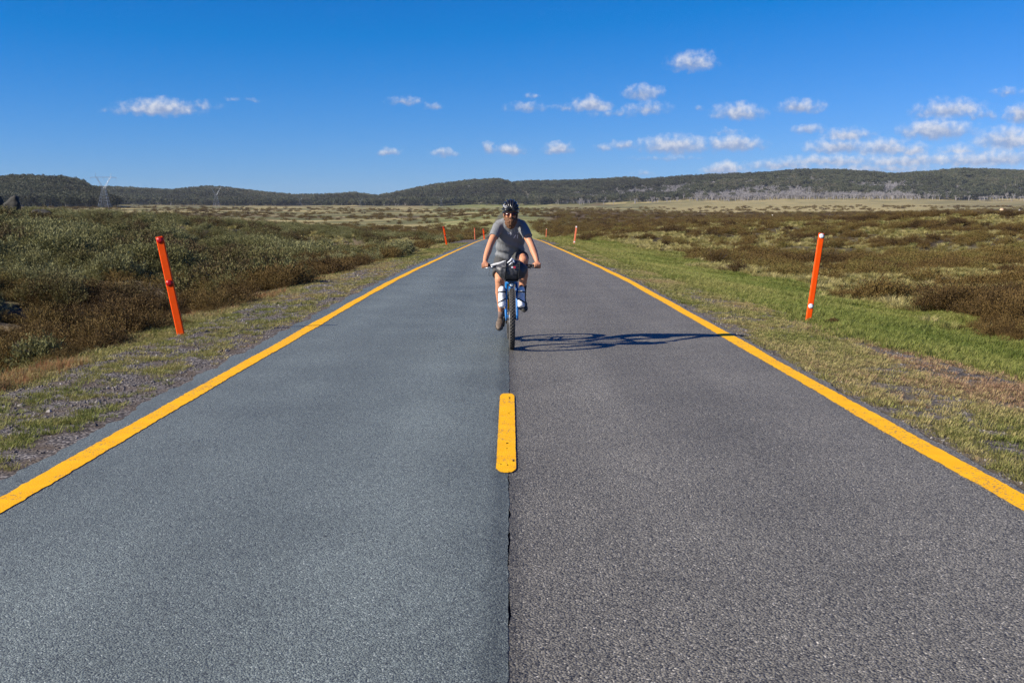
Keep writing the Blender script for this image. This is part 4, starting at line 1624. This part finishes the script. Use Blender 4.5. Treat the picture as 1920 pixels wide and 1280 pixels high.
def wheel(name, cy, cx=0.0):
    w = bpy.data.objects.new(name, None)
    w.empty_display_size = .1
    link(w, bike)
    w.location = (cx, cy, .361)
    Rm = .327

    def ring(rad, n):
        return [(0, math.cos(2 * math.pi * k / n) * rad, math.sin(2 * math.pi * k / n) * rad) for k in range(n)]
    mb = MB()
    mb.tube(ring(Rm, 64), (.034, .033), 14, closed=True, up=(1, 0, 0))
    rs = random.Random(3)
    for k in range(56):                                      # tread blocks
        a = 2 * math.pi * k / 56
        for q, xo in enumerate((-.022, -.008, .008, .022)):
            aa = a + (.5 if q % 2 else 0) * 2 * math.pi / 56
            rr = Rm + .033 - (abs(xo) / .034) ** 2 * .010
            M = Matrix.Rotation(aa, 3, 'X')
            mb.box(M @ Vector((xo, rr, 0)), (.011, .008, .020), M)
    mb.build('tyre', M_TYRE, w)
    MB().tube(ring(.288, 64), (.017, .010), 8, closed=True, up=(1, 0, 0)).build('rim', M_BLACK, w)
    MB().tube([(-.052, 0, 0), (-.03, 0, 0), (-.028, 0, 0), (.028, 0, 0), (.03, 0, 0), (.052, 0, 0)], [.012, .014, .027, .027, .014, .012], 12).build('hub', M_BLACK, w)
    mb = MB()
    for k in range(32):
        a = 2 * math.pi * k / 32
        s = -1 if k % 2 else 1
        b = a + (.55 if (k // 2) % 2 else -.55)
        mb.tube([(s * .027, math.cos(b) * .024, math.sin(b) * .024), (s * .003, math.cos(a) * .284, math.sin(a) * .284)], .0014, 4)
    mb.build('spokes', M_ALU, w)
    MB().tube([(-.024 if name == 'front_wheel' else .03, math.cos(2 * math.pi * k / 32) * .085, math.sin(2 * math.pi * k / 32) * .085) for k in range(32)], (.0015, .007), 4, closed=True, up=(1, 0, 0)).build('brake_disc', M_ALU, w)
    return w


wheel('front_wheel', 0)
wheel('rear_wheel', 1.10, -.002)

CROWN = Vector((0, .135, .775))
HEADT = Vector((0, .185, .915))
BB = Vector((0, .68, .315))
RAX = Vector((0, 1.10, .361))
SEATT = Vector((0, .93, .84))
mb = MB()
for s in (-1, 1):
    pass
fork = MB()
fork.tube([(-.062, .125, .778), (0, .125, .790), (.062, .125, .778)], [.022, .026, .022], 10)
fork.tube([CROWN, HEADT], .018, 10)
fk = fork.build('fork_crown', M_BLUE, bike)
for s in (-1, 1):
    MB().tube([(s * .060, .128, .785), (s * .064, .085, .66), (s * .066, .045, .52), (s * .066, .008, .40), (s * .064, -.002, .345)], [.0165, .0170, .0155, .0135, .0145], 12).build('fork_leg', M_BLUE, bike)
    MB().tube([(s * .052, 0, .361), (s * .078, 0, .361)], [.013, .011], 10).build('axle_end', M_BLACK, bike)
fr = MB()
fr.tube([CROWN + Vector((0, .012, .03)), HEADT + Vector((0, .004, .01))], .026, 12)
fr.tube([HEADT + Vector((0, .0, -.02)), (0, .90, .80)], [.020, .018], 12)
fr.tube([CROWN + Vector((0, .02, .05)), BB], [.024, .022], 12)
fr.tube([BB, SEATT], [.020, .018], 12)
for s in (-1, 1):
    fr.tube([BB + Vector((s * .035, .02, 0)), (s * .05, .90, .33), (s * .062, 1.10, .361)], [.013, .012, .010], 8)
    fr.tube([(s * .02, .92, .80), (s * .048, 1.0, .62), (s * .062, 1.10, .361)], [.010, .009, .009], 8)
fr.tube([BB - Vector((.045, 0, 0)), BB + Vector((.045, 0, 0))], .028, 12)
fr.build('frame', M_BLUE, bike)
MB().tube([SEATT, (0, .965, .935)], .0145, 10).build('seat_post', M_BLACK, bike)
MB().tube([(0, .80, .952), (0, .88, .958), (0, .98, .962), (0, 1.05, .968), (0, 1.09, .966)], [(.018, .014), (.026, .018), (.055, .022), (.068, .022), (.05, .016)], 14).build('saddle', M_BLACK, bike)
MB().tube([HEADT, HEADT + Vector((0, .008, .05)), (0, .13, .985)], [.018, .02, .018], 10).build('stem', M_BLACK, bike)
HB = [(-.345, .262, .975), (-.24, .222, .982), (-.12, .165, .995), (-.05, .13, .99), (0, .126, .988), (.05, .13, .99), (.12, .165, .995), (.24, .222, .982), (.345, .262, .975)]
hb = MB().tube(HB, .0118, 10).build('handlebar', M_BLACK, bike)
for s in (-1, 1):
    MB().tube([(s * .350, .264, .9745), (s * .335, .258, .9755), (s * .245, .224, .9815)], [.0175, .0165, .0165], 10).build('grip', M_GRIP, bike)
    lv = MB()
    lv.tube([(s * .205, .205, .984), (s * .215, .175, .972), (s * .235, .158, .962)], [.013, .012, .010], 8)
    lv.tube([(s * .232, .160, .962), (s * .285, .178, .954), (s * .325, .196, .948)], [(.007, .005), (.006, .005), (.005, .004)], 8)
    lv.build('brake_lever', M_BLACK if s > 0 else M_ALU, bike)
    sh = MB()
    sh.box((s * .195, .195, .962), (.045, .035, .026))
    sh.tube([(s * .205, .19, .955), (s * .235, .185, .945)], .005, 6)
    sh.build('shifter', M_BLACK, bike, bevel=.005)
    MB().tube([(s * .21, .165, .975), (s * .18, .075, .955), (s * .10, .03, .90), (s * .04, .06, .84), (s * .03, .13, .80)], .0026, 6).build('cable', M_BLACK, bike)
MB().tube([(-.245, .165, .965), (-.262, .145, .93), (-.268, .15, .875), (-.255, .17, .86)], .0022, 5).build('cable', M_BLACK, bike)
# headlight under a small cradle plate
cr = MB()
cr.box((0, .035, .808), (.150, .15, .008))
cr.tube([(-.068, .09, .800), (-.068, .02, .803), (-.068, -.03, .806)], .005, 6)
cr.tube([(.068, .09, .800), (.068, .02, .803), (.068, -.03, .806)], .005, 6)
cr.build('bag_cradle', M_BLACK, bike, False)
hl = MB().box((0, .045, .762), (.064, .05, .056)).build('headlight', M_BLACK, bike, True, bevel=.012)
disc(MB(), (0, .0195, .762), .0215, .004, 20).build('lens', M_LENS, hl)
MB().tube([(0, .09, .762), (0, .13, .775)], .008, 8).build('headlight_bracket', M_BLACK, bike)
# cranks
CA = R(45)
cv = Vector((0, -math.sin(CA), math.cos(CA))) * .172
for s, nm in ((-1, 'crank'), (1, 'crank')):
    e = BB + cv * s
    mb = MB()
    mb.tube([BB + Vector((s * .062, 0, 0)), BB + Vector((s * .075, 0, 0)), e + Vector((s * .085, 0, 0))], [(.018, .018), (.017, .012), (.013, .010)], 10)
    co = mb.build('crank_arm', M_BLACK, bike)
    pd = MB()
    pd.box(e + Vector((s * .14, 0, 0)), (.095, .09, .018))
    pd.tube([e + Vector((s * .085, 0, 0)), e + Vector((s * .10, 0, 0))], .008, 8)
    pd.build('pedal', M_BLACK, bike, False, bevel=.004)
cg = MB()
cg.tube([(-.05, .68 + math.cos(2 * math.pi * k / 36) * .075, .315 + math.sin(2 * math.pi * k / 36) * .075) for k in range(36)], (.003, .008), 6, closed=True, up=(1, 0, 0))
for k in range(5):
    a = 2 * math.pi * k / 5
    cg.tube([(-.05, .68, .315), (-.05, .68 + math.cos(a) * .07, .315 + math.sin(a) * .07)], .006, 5)
cg.build('chainring', M_BLACK, bike)
ch = MB()
ch.tube([(-.05, .68, .39), (-.05, 1.10, .405)], (.004, .005), 5)
ch.tube([(-.05, .68, .24), (-.05, 1.03, .21), (-.05, 1.10, .30)], (.004, .005), 5)
ch.build('chain', M_BLACK, bike)
MB().tube([(-.05 - 0.0, 1.10 + math.cos(2 * math.pi * k / 24) * .05, .361 + math.sin(2 * math.pi * k / 24) * .05) for k in range(24)], (.014, .012), 6, closed=True, up=(1, 0, 0)).build('sprocket', M_ALU, bike)

# ------------------------------------------------------------------ luggage
LM = Matrix.Translation((BX, BY, 0)) @ Matrix.Rotation(BYAW, 4, 'Z')


def gear(name, label, cat, group=None):
    t = empty(name, (BX, BY, 0), (0, 0, BYAW))
    return tag(t, label, cat, group)


def fab(co, amp, f, seed):
    return (fbm(co[:, 0] * f + co[:, 2] * f * .6, co[:, 2] * f + co[:, 1] * f * .5, seed, 3) - .5) * amp


bag = gear('handlebar_bag', 'stuffed charcoal dry bag strapped to the handlebar above the front wheel', 'bag')
m = MB()
m.tube([(-.175, .055, .965), (-.155, .05, .955), (-.11, .04, .935), (-.04, .03, .925), (.04, .03, .930), (.11, .04, .945), (.155, .05, .965), (.172, .055, .975)],
       [(.050, .030), (.075, .055), (.098, .095), (.108, .122), (.108, .126), (.100, .105), (.078, .065), (.05, .035)], 20)
m.ball((.02, .03, 1.0), (.085, .075, .055))
me = baked(m, .007, 6, lambda c: fab(c, .022, 17, 501) + fab(c, .008, 45, 503))
obj('bag_body', me, M_DRY, bag)
for xo, a in ((-.075, .0), (.085, .0)):
    pts = []
    for k in range(28):
        an = 2 * math.pi * k / 28
        pts.append((xo + .012 * math.sin(an), .034 + .112 * math.cos(an), .932 + .122 * math.sin(an)))
    MB().tube(pts, (.012, .0035), 6, closed=True, up=(1, 0, 0)).build('strap', M_WEB, bag)
m = MB()
m.tube([(-.245, .13, .985), (-.205, .10, .998), (-.15, .06, 1.008), (-.10, .03, 1.03), (-.065, .02, 1.045)], [(.010, .010), (.018, .016), (.021, .017), (.022, .015), (.012, .010)], 12)
obj('rolled_end', baked(m, .005, 3, lambda c: fab(c, .008, 40, 507)), simple('grey_cloth', (.42, .42, .43), .8, noise=.1, nscale=14), bag)
m = MB()
m.tube([(-.055, -.035, 1.020), (-.02, -.045, 1.045), (.0, -.03, 1.075), (.018, -.03, 1.055), (.03, -.055, 1.03)], [(.010, .006), (.016, .010), (.014, .008), (.013, .009), (.008, .005)], 8)
m.tube([(-.03, -.075, 1.0), (-.01, -.07, 1.02), (.02, -.06, 1.035)], [(.007, .005), (.010, .006), (.006, .004)], 8)
m.build('white_tag', M_WHITE, bag)
MB().box((.030, -.089, .972), (.030, .006, .024)).build('label_patch', M_LABR, bag, False, bevel=.002)
MB().box((.004, -.090, .974), (.022, .006, .022)).build('label_patch', M_WHITE, bag, False, bevel=.002)
MB().tube([(-.12, -.052, .965), (-.06, -.078, .982), (.0, -.086, .995), (.06, -.078, 1.0), (.13, -.04, 1.0)], (.004, .003), 6).build('cord', M_WEB, bag)


def fork_bottle(s, label):
    t = gear('wrapped_bottle', label, 'bottle', 'wrapped bottles on the fork')
    c0 = Vector((s * .112, .030, .495))
    c1 = Vector((s * .116, .105, .735))
    d = c1 - c0
    ps = [c0 + d * f for f in (0, .03, .12, .5, .82, .93, 1.0)]
    m = MB()
    m.tube(ps, [.030, .040, .0435, .044, .043, .036, .022], 16, up=(0, 1, 0))
    obj('bottle_body', baked(m, .0045, 3, lambda c: fab(c, .007, 38, 511 + s)), M_WHITE, t)
    MB().tube([c1 - d * .01, c1 + d.normalized() * .018], [.020, .016], 12, up=(0, 1, 0)).build('cap', M_BLACK, t)
    for f, sl in ((.30, .5), (.72, .05)):
        c = c0 + d * f
        pts = []
        for k in range(26):
            a = 2 * math.pi * k / 26
            pts.append(c + Vector((math.cos(a) * .0475, math.sin(a) * .0475, -s * math.cos(a) * .0475 * sl - math.sin(a) * .012)))
        MB().tube(pts, (.003, .0075), 6, closed=True).build('strap', M_WEB, t)
    MB().tube([c0 + Vector((-s * .05, .03, .02)), c0 + d * .5 + Vector((-s * .048, .02, 0)), c1 + Vector((-s * .048, .012, -.03))], .006, 6).build('cage', M_BLACK, t)
    return t


fork_bottle(-1, 'white wrapped bottle strapped to the fork leg beside the lowered foot')
fork_bottle(1, 'white wrapped bottle strapped to the fork leg beside the raised foot')
yb = gear('water_bottle', 'small yellow bottle under the frame, glimpsed between tyre and fork leg', 'bottle')
m = MB()
a, b = Vector((-.052, .30, .455)), Vector((-.050, .235, .575))
m.tube([a, a.lerp(b, .08), a.lerp(b, .5), a.lerp(b, .85), b], [.020, .030, .031, .028, .016], 14, up=(0, 1, 0))
m.build('bottle_body', M_YEL, yb)
MB().tube([b, b + (b - a).normalized() * .03], [.014, .012], 10, up=(0, 1, 0)).build('cap', M_BLACK, yb)

# ------------------------------------------------------------------ rider
M_SKIN = simple('sunburnt_skin', (.55, .245, .135), .55, spec=.35, noise=.14, nscale=9)
M_SKIN.node_tree.nodes['Principled BSDF'].inputs['Subsurface Weight'].default_value = .08
M_SKIN.node_tree.nodes['Principled BSDF'].inputs['Subsurface Radius'].default_value = (.02, .008, .004)
M_TEE = simple('grey_tee', (.185, .190, .200), .85, spec=.2, noise=.10, nscale=30, bump=.15)
M_SHORT = simple('charcoal_shorts', (.062, .062, .062), .85, spec=.2, noise=.2, nscale=25, bump=.2)
M_BEARD = simple('brown_beard', (.130, .056, .022), .8, noise=.5, nscale=70, bump=1.0)
M_HELM = simple('helmet_black', (.016, .016, .019), .28, spec=.6)
M_HELMD = simple('helmet_lining', (.008, .008, .009), .8)
M_HELMW = simple('helmet_white_flash', (.55, .56, .60), .3)
M_VISOR = simple('visor_brown', (.045, .032, .028), .6)
M_GLASS = simple('red_sunglass_lens', (.035, .004, .004), .22, spec=.5)
M_SHOE1 = simple('brown_shoe', (.125, .090, .065), .7, noise=.4, nscale=30, bump=.3)
M_SHOE_SHADE = simple('shaded_shoe', (.032, .032, .030), .7, noise=.4, nscale=30, bump=.3)  # other shoe of the pair, shade on the raised foot put into its colour
M_LACE = simple('pale_lace', (.55, .47, .38), .8)
M_SOCKB = simple('brown_sock', (.155, .11, .095), .9, bump=.3, nscale=90)
M_SOCKK = simple('black_sock', (.024, .022, .024), .9, bump=.3, nscale=90)
M_SOLE = simple('shoe_sole', (.028, .026, .024), .8)
M_MARK = simple('white_print', (.72, .72, .74), .8)

man = gear('person', 'bearded cyclist in grey tee, dark shorts, black helmet and red sunglasses', 'person')

RL = [((-.092, .985, 1.02), .098), ((-.112, .86, .935), .084), ((-.128, .74, .835), .066), ((-.133, .675, .785), .060), ((-.130, .70, .71), .056), ((-.126, .745, .62), .061), ((-.118, .80, .49), .047), ((-.112, .85, .36), .036), ((-.11, .875, .29), .038)]
LL = [((.092, .985, 1.02), .098), ((.118, .82, 1.045), .086), ((.146, .63, 1.045), .068), ((.157, .555, 1.022), .061), ((.158, .562, .955), .055), ((.158, .60, .85), .060), ((.154, .625, .74), .046), ((.151, .64, .62), .036), ((.15, .65, .56), .038)]


def chain(mb, pr, seg=14, grow=0.0):
    mb.tube([p for p, r in pr], [r + grow for p, r in pr], seg, up=(0, 1, 0))
    for p, r in pr[1:-1]:
        mb.ball(p, (r + grow) * .97, 12, 8)


TORSO = [((0, .99, .99), (.150, .115)), ((0, .955, 1.06), (.158, .115)), ((0, .885, 1.17), (.152, .102)), ((0, .80, 1.29), (.165, .112)), ((0, .735, 1.39), (.172, .105)), ((0, .695, 1.455), (.150, .082)), ((0, .665, 1.495), (.095, .06))]
b = MB()
b.tube([p for p, r in TORSO], [r for p, r in TORSO], 24)
b.tube([(0, .68, 1.47), (0, .625, 1.53), (0, .575, 1.60)], [.062, .056, .058], 16)
# head: skull, jaw, nose, brow, cheeks, ears
b.ball((0, .550, 1.635), (.077, .098, .098), 18, 12)
b.ball((0, .515, 1.560), (.062, .072, .078), 16, 10)
b.ball((0, .462, 1.600), (.052, .030, .030), 14, 8)
b.tube([(0, .444, 1.605), (0, .428, 1.578), (0, .420, 1.562), (0, .436, 1.552)], [.009, .012, .015, .010], 10)
for s in (-1, 1):
    b.ball((s * .036, .462, 1.566), (.026, .022, .022), 10, 8)
    b.ball((s * .081, .560, 1.585), (.010, .020, .032), 10, 8)
    b.ball((s * .012, .430, 1.559), (.009, .010, .008), 8, 6)
b.tube([(-.024, .446, 1.527), (0, .440, 1.529), (.024, .446, 1.527)], [.005, .008, .005], 8)
for s in (-1, 1):
    chain(b, [((s * .140, .690, 1.465), .056), ((s * .172, .635, 1.395), .054), ((s * .206, .575, 1.315), .048), ((s * .250, .492, 1.222), .041), ((s * .276, .425, 1.145), .0425), ((s * .300, .365, 1.078), .035), ((s * .314, .318, 1.024), .0275)])
    # hand: palm over the grip, four bent fingers, thumb round the inner side
    b.tube([(s * .314, .318, 1.024), (s * .313, .285, 1.006), (s * .313, .250, .999), (s * .313, .224, 1.000)], [(.026, .020), (.036, .019), (.041, .017), (.040, .014)], 12, up=(0, 0, 1))
    for q in range(4):
        xo = .283 + q * .0205
        ln = (1.0, 1.08, 1.03, .86)[q]
        b.tube([(s * xo, .240, 1.003), (s * xo, .222 - .010 * ln, 1.000), (s * (xo + .001), .2135 - .012 * ln + q * .006, .976), (s * (xo + .002), .222 - .004 * ln + q * .006, .953), (s * (xo + .002), .243 + q * .005, .949)],
               [.0105, .0105, .0098, .0092, .0080], 8, up=(1, 0, 0))
    b.tube([(s * .290, .285, 1.003), (s * .268, .262, .997), (s * .256, .236, .985), (s * .252, .213, .968)], [.014, .0125, .0112, .009], 8)
chain(b, RL)
chain(b, LL)
obj('body', baked(b, .0062, 3), M_SKIN, man)

# tee
t = MB()
SH = [((0, .968, 1.035), (.182, .132)), ((0, .945, 1.08), (.184, .130)), ((0, .885, 1.17), (.176, .118)), ((0, .80, 1.29), (.180, .126)), ((0, .735, 1.39), (.186, .118)), ((0, .690, 1.458), (.160, .092)), ((0, .655, 1.505), (.098, .066)), ((0, .635, 1.528), (.074, .054))]
t.tube([p for p, r in SH], [r for p, r in SH], 26)
for s in (-1, 1):
    t.ball((s * .134, .690, 1.458), .064, 14, 10)
    t.tube([(0, .665, 1.505), (s * .08, .675, 1.492), (s * .132, .688, 1.466)], [.052, .052, .056], 12, up=(0, 1, 0))
    t.tube([(s * .105, .705, 1.465), (s * .152, .665, 1.428), (s * .190, .605, 1.355), (s * .210, .570, 1.312)], [.072, .068, .064, .063], 16, up=(0, 1, 0))
def tee_fold(c):
    v = fab(c, .016, 9, 521) + fab(c, .007, 26, 523)
    fold = np.sin((c[:, 2] * 62 + c[:, 0] * 26 + 3 * fbm(c[:, 0] * 7, c[:, 2] * 7, 525, 2))) * .0065
    return v + fold * (1 - sstep(1.20, 1.36, c[:, 2])) * (np.abs(c[:, 0]) < .2)
tee_me = baked(t, .0065, 4, tee_fold)
tee = obj('t_shirt', tee_me, M_TEE, man)
# printed marks on the chest, laid on the cloth
bvh = BVHTree.FromPolygons([v.co for v in tee_me.vertices], [p.vertices[:] for p in tee_me.polygons])


def mark(pts, w):
    n = len(pts)
    vs_ = []
    for i, (x, z) in enumerate(pts):
        a = Vector(pts[min(i + 1, n - 1)]) - Vector(pts[max(i - 1, 0)])
        a.normalize()
        nn = Vector((-a.y, a.x))
        ww = w * (.55 if i in (0, n - 1) else 1)
        for s in (-1, 1):
            q = Vector((x + nn.x * ww * s, 0, z + nn.y * ww * s))
            hit = bvh.ray_cast(Vector((q.x, -1, q.z)), Vector((0, 1, 0)))
            yv = hit[0].y if hit[0] else .66
            vs_.append((q.x, yv - .0022, q.z))
    fs_ = [(2 * i, 2 * i + 1, 2 * i + 3, 2 * i + 2) for i in range(n - 1)]
    MB().add(vs_, fs_).build('chest_print', M_MARK, tee, False)


mark([(-.036, 1.372), (-.030, 1.355), (-.018, 1.350), (-.006, 1.354)], .0045)
mark([(-.012, 1.372), (.0, 1.366), (.006, 1.352), (.003, 1.336), (-.004, 1.330)], .0050)
mark([(.040, 1.296), (.050, 1.312), (.060, 1.327), (.068, 1.338)], .0048)
mark([(.086, 1.290), (.0855, 1.308), (.086, 1.325), (.087, 1.340)], .0042)
mark([(.084, 1.364), (.094, 1.370), (.106, 1.371)], .0038)

# shorts
t = MB()
t.tube([(0, 1.01, .945), (0, .99, 1.0), (0, .958, 1.065)], [(.160, .120), (.172, .132), (.170, .125)], 24)
t.tube([(-.092, .99, 1.015), (-.114, .86, .935), (-.128, .765, .862), (-.131, .735, .838)], [.110, .104, .098, .097], 16, up=(0, 1, 0))
t.tube([(.092, .99, 1.02), (.118, .82, 1.045), (.138, .70, 1.05), (.142, .665, 1.048)], [.112, .104, .096, .093], 16, up=(0, 1, 0))
obj('shorts', baked(t, .008, 4, lambda c: fab(c, .016, 13, 531) + fab(c, .006, 36, 533)), M_SHORT, man)

# beard
t = MB()
t.tube([(0, .512, 1.545), (0, .494, 1.518), (0, .484, 1.490), (0, .482, 1.455), (0, .486, 1.428), (0, .490, 1.412)], [(.058, .050), (.070, .064), (.073, .066), (.064, .058), (.046, .042), (.020, .018)], 16, up=(0, 1, 0))
for s in (-1, 1):
    t.tube([(s * .074, .545, 1.585), (s * .071, .525, 1.555), (s * .062, .50, 1.52)], [.012, .016, .022], 8)
    t.tube([(0, .434, 1.541), (s * .022, .440, 1.536), (s * .040, .455, 1.520)], [.010, .011, .009], 8)
obj('beard', baked(t, .0045, 2, lambda c: fab(c, .014, 55, 541) + fab(c, .010, 110, 543)), M_BEARD, man)
MB().tube([(-.016, .4335, 1.5225), (0, .4295, 1.5235), (.016, .4335, 1.5225)], [.0035, .0055, .0035], 8).build('lips', simple('lips', (.42, .16, .12), .5), man)

# sunglasses
g = MB()
for s in (-1, 1):
    g2 = []
    n = 10
    for i in range(n + 1):
        f = i / n
        x = s * (.006 + f * .066)
        y = .428 + .026 * f ** 2 + .0
        top = 1.6035 + .002 * math.sin(f * 3.1)
        bot = 1.572 - .006 * math.sin(min(1, f * 1.3) * 3.0) + .010 * f ** 3
        g2 += [(x, y, top), (x, y + .003, bot), (x, y + .003, top), (x, y + .006, bot)]
    vs_ = g2
    fs_ = []
    for i in range(n):
        a = i * 4
        fs_ += [(a, a + 1, a + 5, a + 4), (a + 2, a + 6, a + 7, a + 3), (a, a + 4, a + 6, a + 2), (a + 1, a + 3, a + 7, a + 5)]
    fs_ += [(0, 2, 3, 1), (n * 4, n * 4 + 1, n * 4 + 3, n * 4 + 2)]
    g.add(vs_, fs_)
sg = g.build('sunglasses', M_GLASS, man)
fr_ = MB()
fr_.tube([(-.068, .456, 1.604), (-.04, .438, 1.6065), (0, .425, 1.604), (.04, .438, 1.6065), (.068, .456, 1.604)], [(.004, .0035)] * 5, 8)
for s in (-1, 1):
    fr_.tube([(s * .068, .456, 1.602), (s * .080, .51, 1.600), (s * .084, .565, 1.592)], .003, 6)
fr_.build('glasses_frame', M_BLACK, sg)

# helmet: lining, long ribs with vents between, visor, straps
HC = Vector((0, .556, 1.652))
hel = bpy.data.objects.new('helmet', None)
link(hel, man)


def hpt(ax, th, k=1.0):
    """point of the shell: ax = tilt of the rib plane sideways, th = along the rib from brow (0) to nape (pi)"""
    x = math.sin(ax) * math.sin(th) ** .55 if math.sin(th) > 0 else 0
    y = -math.cos(th)
    z = math.cos(ax) * math.sin(th) ** .8 if math.sin(th) > 0 else 0
    return HC + Vector((x * .097 * k, y * .136 * k, z * .108 * k + .004 - .020 * (1 - z)))


ln = MB()
nt_, na = 16, 16
vs_ = []
for i in range(nt_ + 1):
    for j in range(na + 1):
        vs_.append(hpt(-math.pi / 2 + math.pi * j / na, .02 + (math.pi - .04) * i / nt_, .93))
fs_ = [(i * (na + 1) + j, i * (na + 1) + j + 1, (i + 1) * (na + 1) + j + 1, (i + 1) * (na + 1) + j) for i in range(nt_) for j in range(na)]
ln.add(vs_, fs_)
ln.build('lining', M_HELMD, hel)
for j in range(9):
    ax = R(-84 + 21 * j)
    m = MB()
    m.tube([hpt(ax, .06 + (math.pi - .12) * i / 14) for i in range(15)], [(.010 + .004 * math.sin(math.pi * i / 14), .010) for i in range(15)], 8)
    m.build('rib', M_HELM, hel)
for th in (.62, 1.25, 2.0):
    m = MB()
    m.tube([hpt(R(-80 + 10 * k), th, .985) for k in range(17)], [(.010, .008)] * 17, 6)
    m.build('bridge', M_HELM, hel)
m = MB()
rim = []
for k in range(40):
    a = 2 * math.pi * k / 40
    rim.append(HC + Vector((math.sin(a) * .094, -math.cos(a) * .132, -.036 + .010 * math.cos(a) + .006 * math.cos(2 * a))))
m.tube(rim, (.009, .013), 8, closed=True)
m.build('brim_band', M_HELM, hel)
for pts in ([(-42, .28), (-55, .55), (-62, .9)], [(-70, .45), (-66, .8), (-58, 1.2)]):
    m = MB()
    m.tube([hpt(R(a), th, 1.115) for a, th in pts], [(.003, .002), (.006, .003), (.003, .002)], 6)
    m.build('white_flash', M_HELMW, hel)
m = MB()
vz = []
n = 12
for i in range(n + 1):
    a = -1.15 + 2.3 * i / n
    for (r1, z1) in ((.095, 1.634), (.116, 1.628), (.116, 1.6235), (.095, 1.6295)):
        vz.append((math.sin(a) * r1 * .80, .548 - math.cos(a) * r1 * 1.08 + .0, z1 + .004 * math.cos(a)))
fz = []
for i in range(n):
    for k in range(4):
        fz.append((i * 4 + k, i * 4 + (k + 1) % 4, i * 4 + 4 + (k + 1) % 4, i * 4 + 4 + k))
fz += [(0, 1, 2, 3), (n * 4 + 3, n * 4 + 2, n * 4 + 1, n * 4)]
m.add(vz, fz)
m.build('visor', M_VISOR, hel)
for s in (-1, 1):
    MB().tube([(s * .084, .535, 1.625), (s * .080, .515, 1.57), (s * .068, .50, 1.50), (s * .060, .51, 1.46)], (.0045, .0018), 6).build('chin_strap', M_WEB, hel)

# glasses cord hanging on the chest side
MB().tube([(-.078, .52, 1.585), (-.082, .545, 1.52), (-.075, .57, 1.46), (-.070, .60, 1.415)], .0012, 5).build('neck_cord', M_MARK, man)


def shoe(sock_pr, heel, ball_, toe, ankle, mat, lace, sockm):
    heel, ball_, toe, ankle = Vector(heel), Vector(ball_), Vector(toe), Vector(ankle)
    m = MB()
    m.tube([p for p, r in sock_pr], [r for p, r in sock_pr], 14, up=(0, 1, 0))
    m.build('sock', sockm, man)
    up = (ankle - (heel + ball_) / 2).normalized()
    t = MB()
    h0 = .034
    t.tube([heel + up * .012 + (heel - ball_).normalized() * .03, heel + up * .02, heel.lerp(ball_, .45) + up * .026, ball_ + up * .02, toe + up * .010, toe + (toe - ball_).normalized() * .035 + up * .004],
           [(.022, .020), (.036, .040), (.040, .048), (.050, .038), (.044, .028), (.018, .014)], 16, up=tuple(up))
    t.tube([heel.lerp(ball_, .25) + up * .03, heel.lerp(ball_, .12) + up * .075, ankle + up * .012], [.044, .042, .043], 14, up=(0, 1, 0))
    so = obj('shoe', baked(t, .005, 3, lambda c: fab(c, .004, 40, 551)), mat, man)
    s = MB()
    s.tube([heel - up * .016 + (heel - ball_).normalized() * .045, heel - up * .018, heel.lerp(ball_, .5) - up * .016, ball_ - up * .018, toe - up * .014, toe + (toe - ball_).normalized() * .045 - up * .006],
           [(.024, .010), (.040, .013), (.037, .011), (.053, .013), (.045, .011), (.016, .006)], 14, up=tuple(up))
    s.build('sole', M_SOLE, so)
    for k in range(4):
        c = heel.lerp(ball_, .42 + k * .17) + up * (.078 - k * .0075)
        MB().tube([c + Vector((-.022, .003, -.008)), c + Vector((0, -.004, .003)), c + Vector((.022, .003, -.008))], (.0035, .003), 6).build('lace', lace, so)
    return so


pr_ = BB - cv
pl_ = BB + cv
shoe([((-.113, .842, .385), .0415), ((-.112, .855, .345), .040), ((-.11, .875, .285), .041)], (-.122, .905, .228), (-.134, .795, .212), (-.140, .735, .178), (-.112, .872, .315), M_SHOE1, M_LACE, M_SOCKB)
shoe([((.1535, .628, .715), .0480), ((.152, .635, .66), .0415), ((.15, .65, .565), .041)], (.152, .665, .505), (.158, .565, .470), (.162, .508, .432), (.151, .648, .578), M_SHOE_SHADE, simple('shaded_lace', (.16, .16, .11), .8), M_SOCKK)  # raised foot: shoe and laces coloured darker to paint in their shade

# ------------------------------------------------------------------ air
def haze():
    x0, x1, y0, y1 = -3600, 3600, -60, 5600
    mb = MB().box(((x0 + x1) / 2, (y0 + y1) / 2, 57), (x1 - x0, y1 - y0, 150))
    m = bpy.data.materials.new('haze')
    m.use_nodes = True
    nt = m.node_tree
    nt.nodes.clear()
    out = mk(nt, 'ShaderNodeOutputMaterial')
    v = mk(nt, 'ShaderNodeVolumePrincipled')
    v.inputs['Color'].default_value = (.80, .88, 1.0, 1)
    v.inputs['Density'].default_value = 3.4e-5
    v.inputs['Anisotropy'].default_value = 0.0
    nt.links.new(v.outputs[0], out.inputs['Volume'])
    o = mb.build('haze', m, None, False)
    tag(o, 'thin blue haze over the distant hills', None, None, 'stuff')


haze()
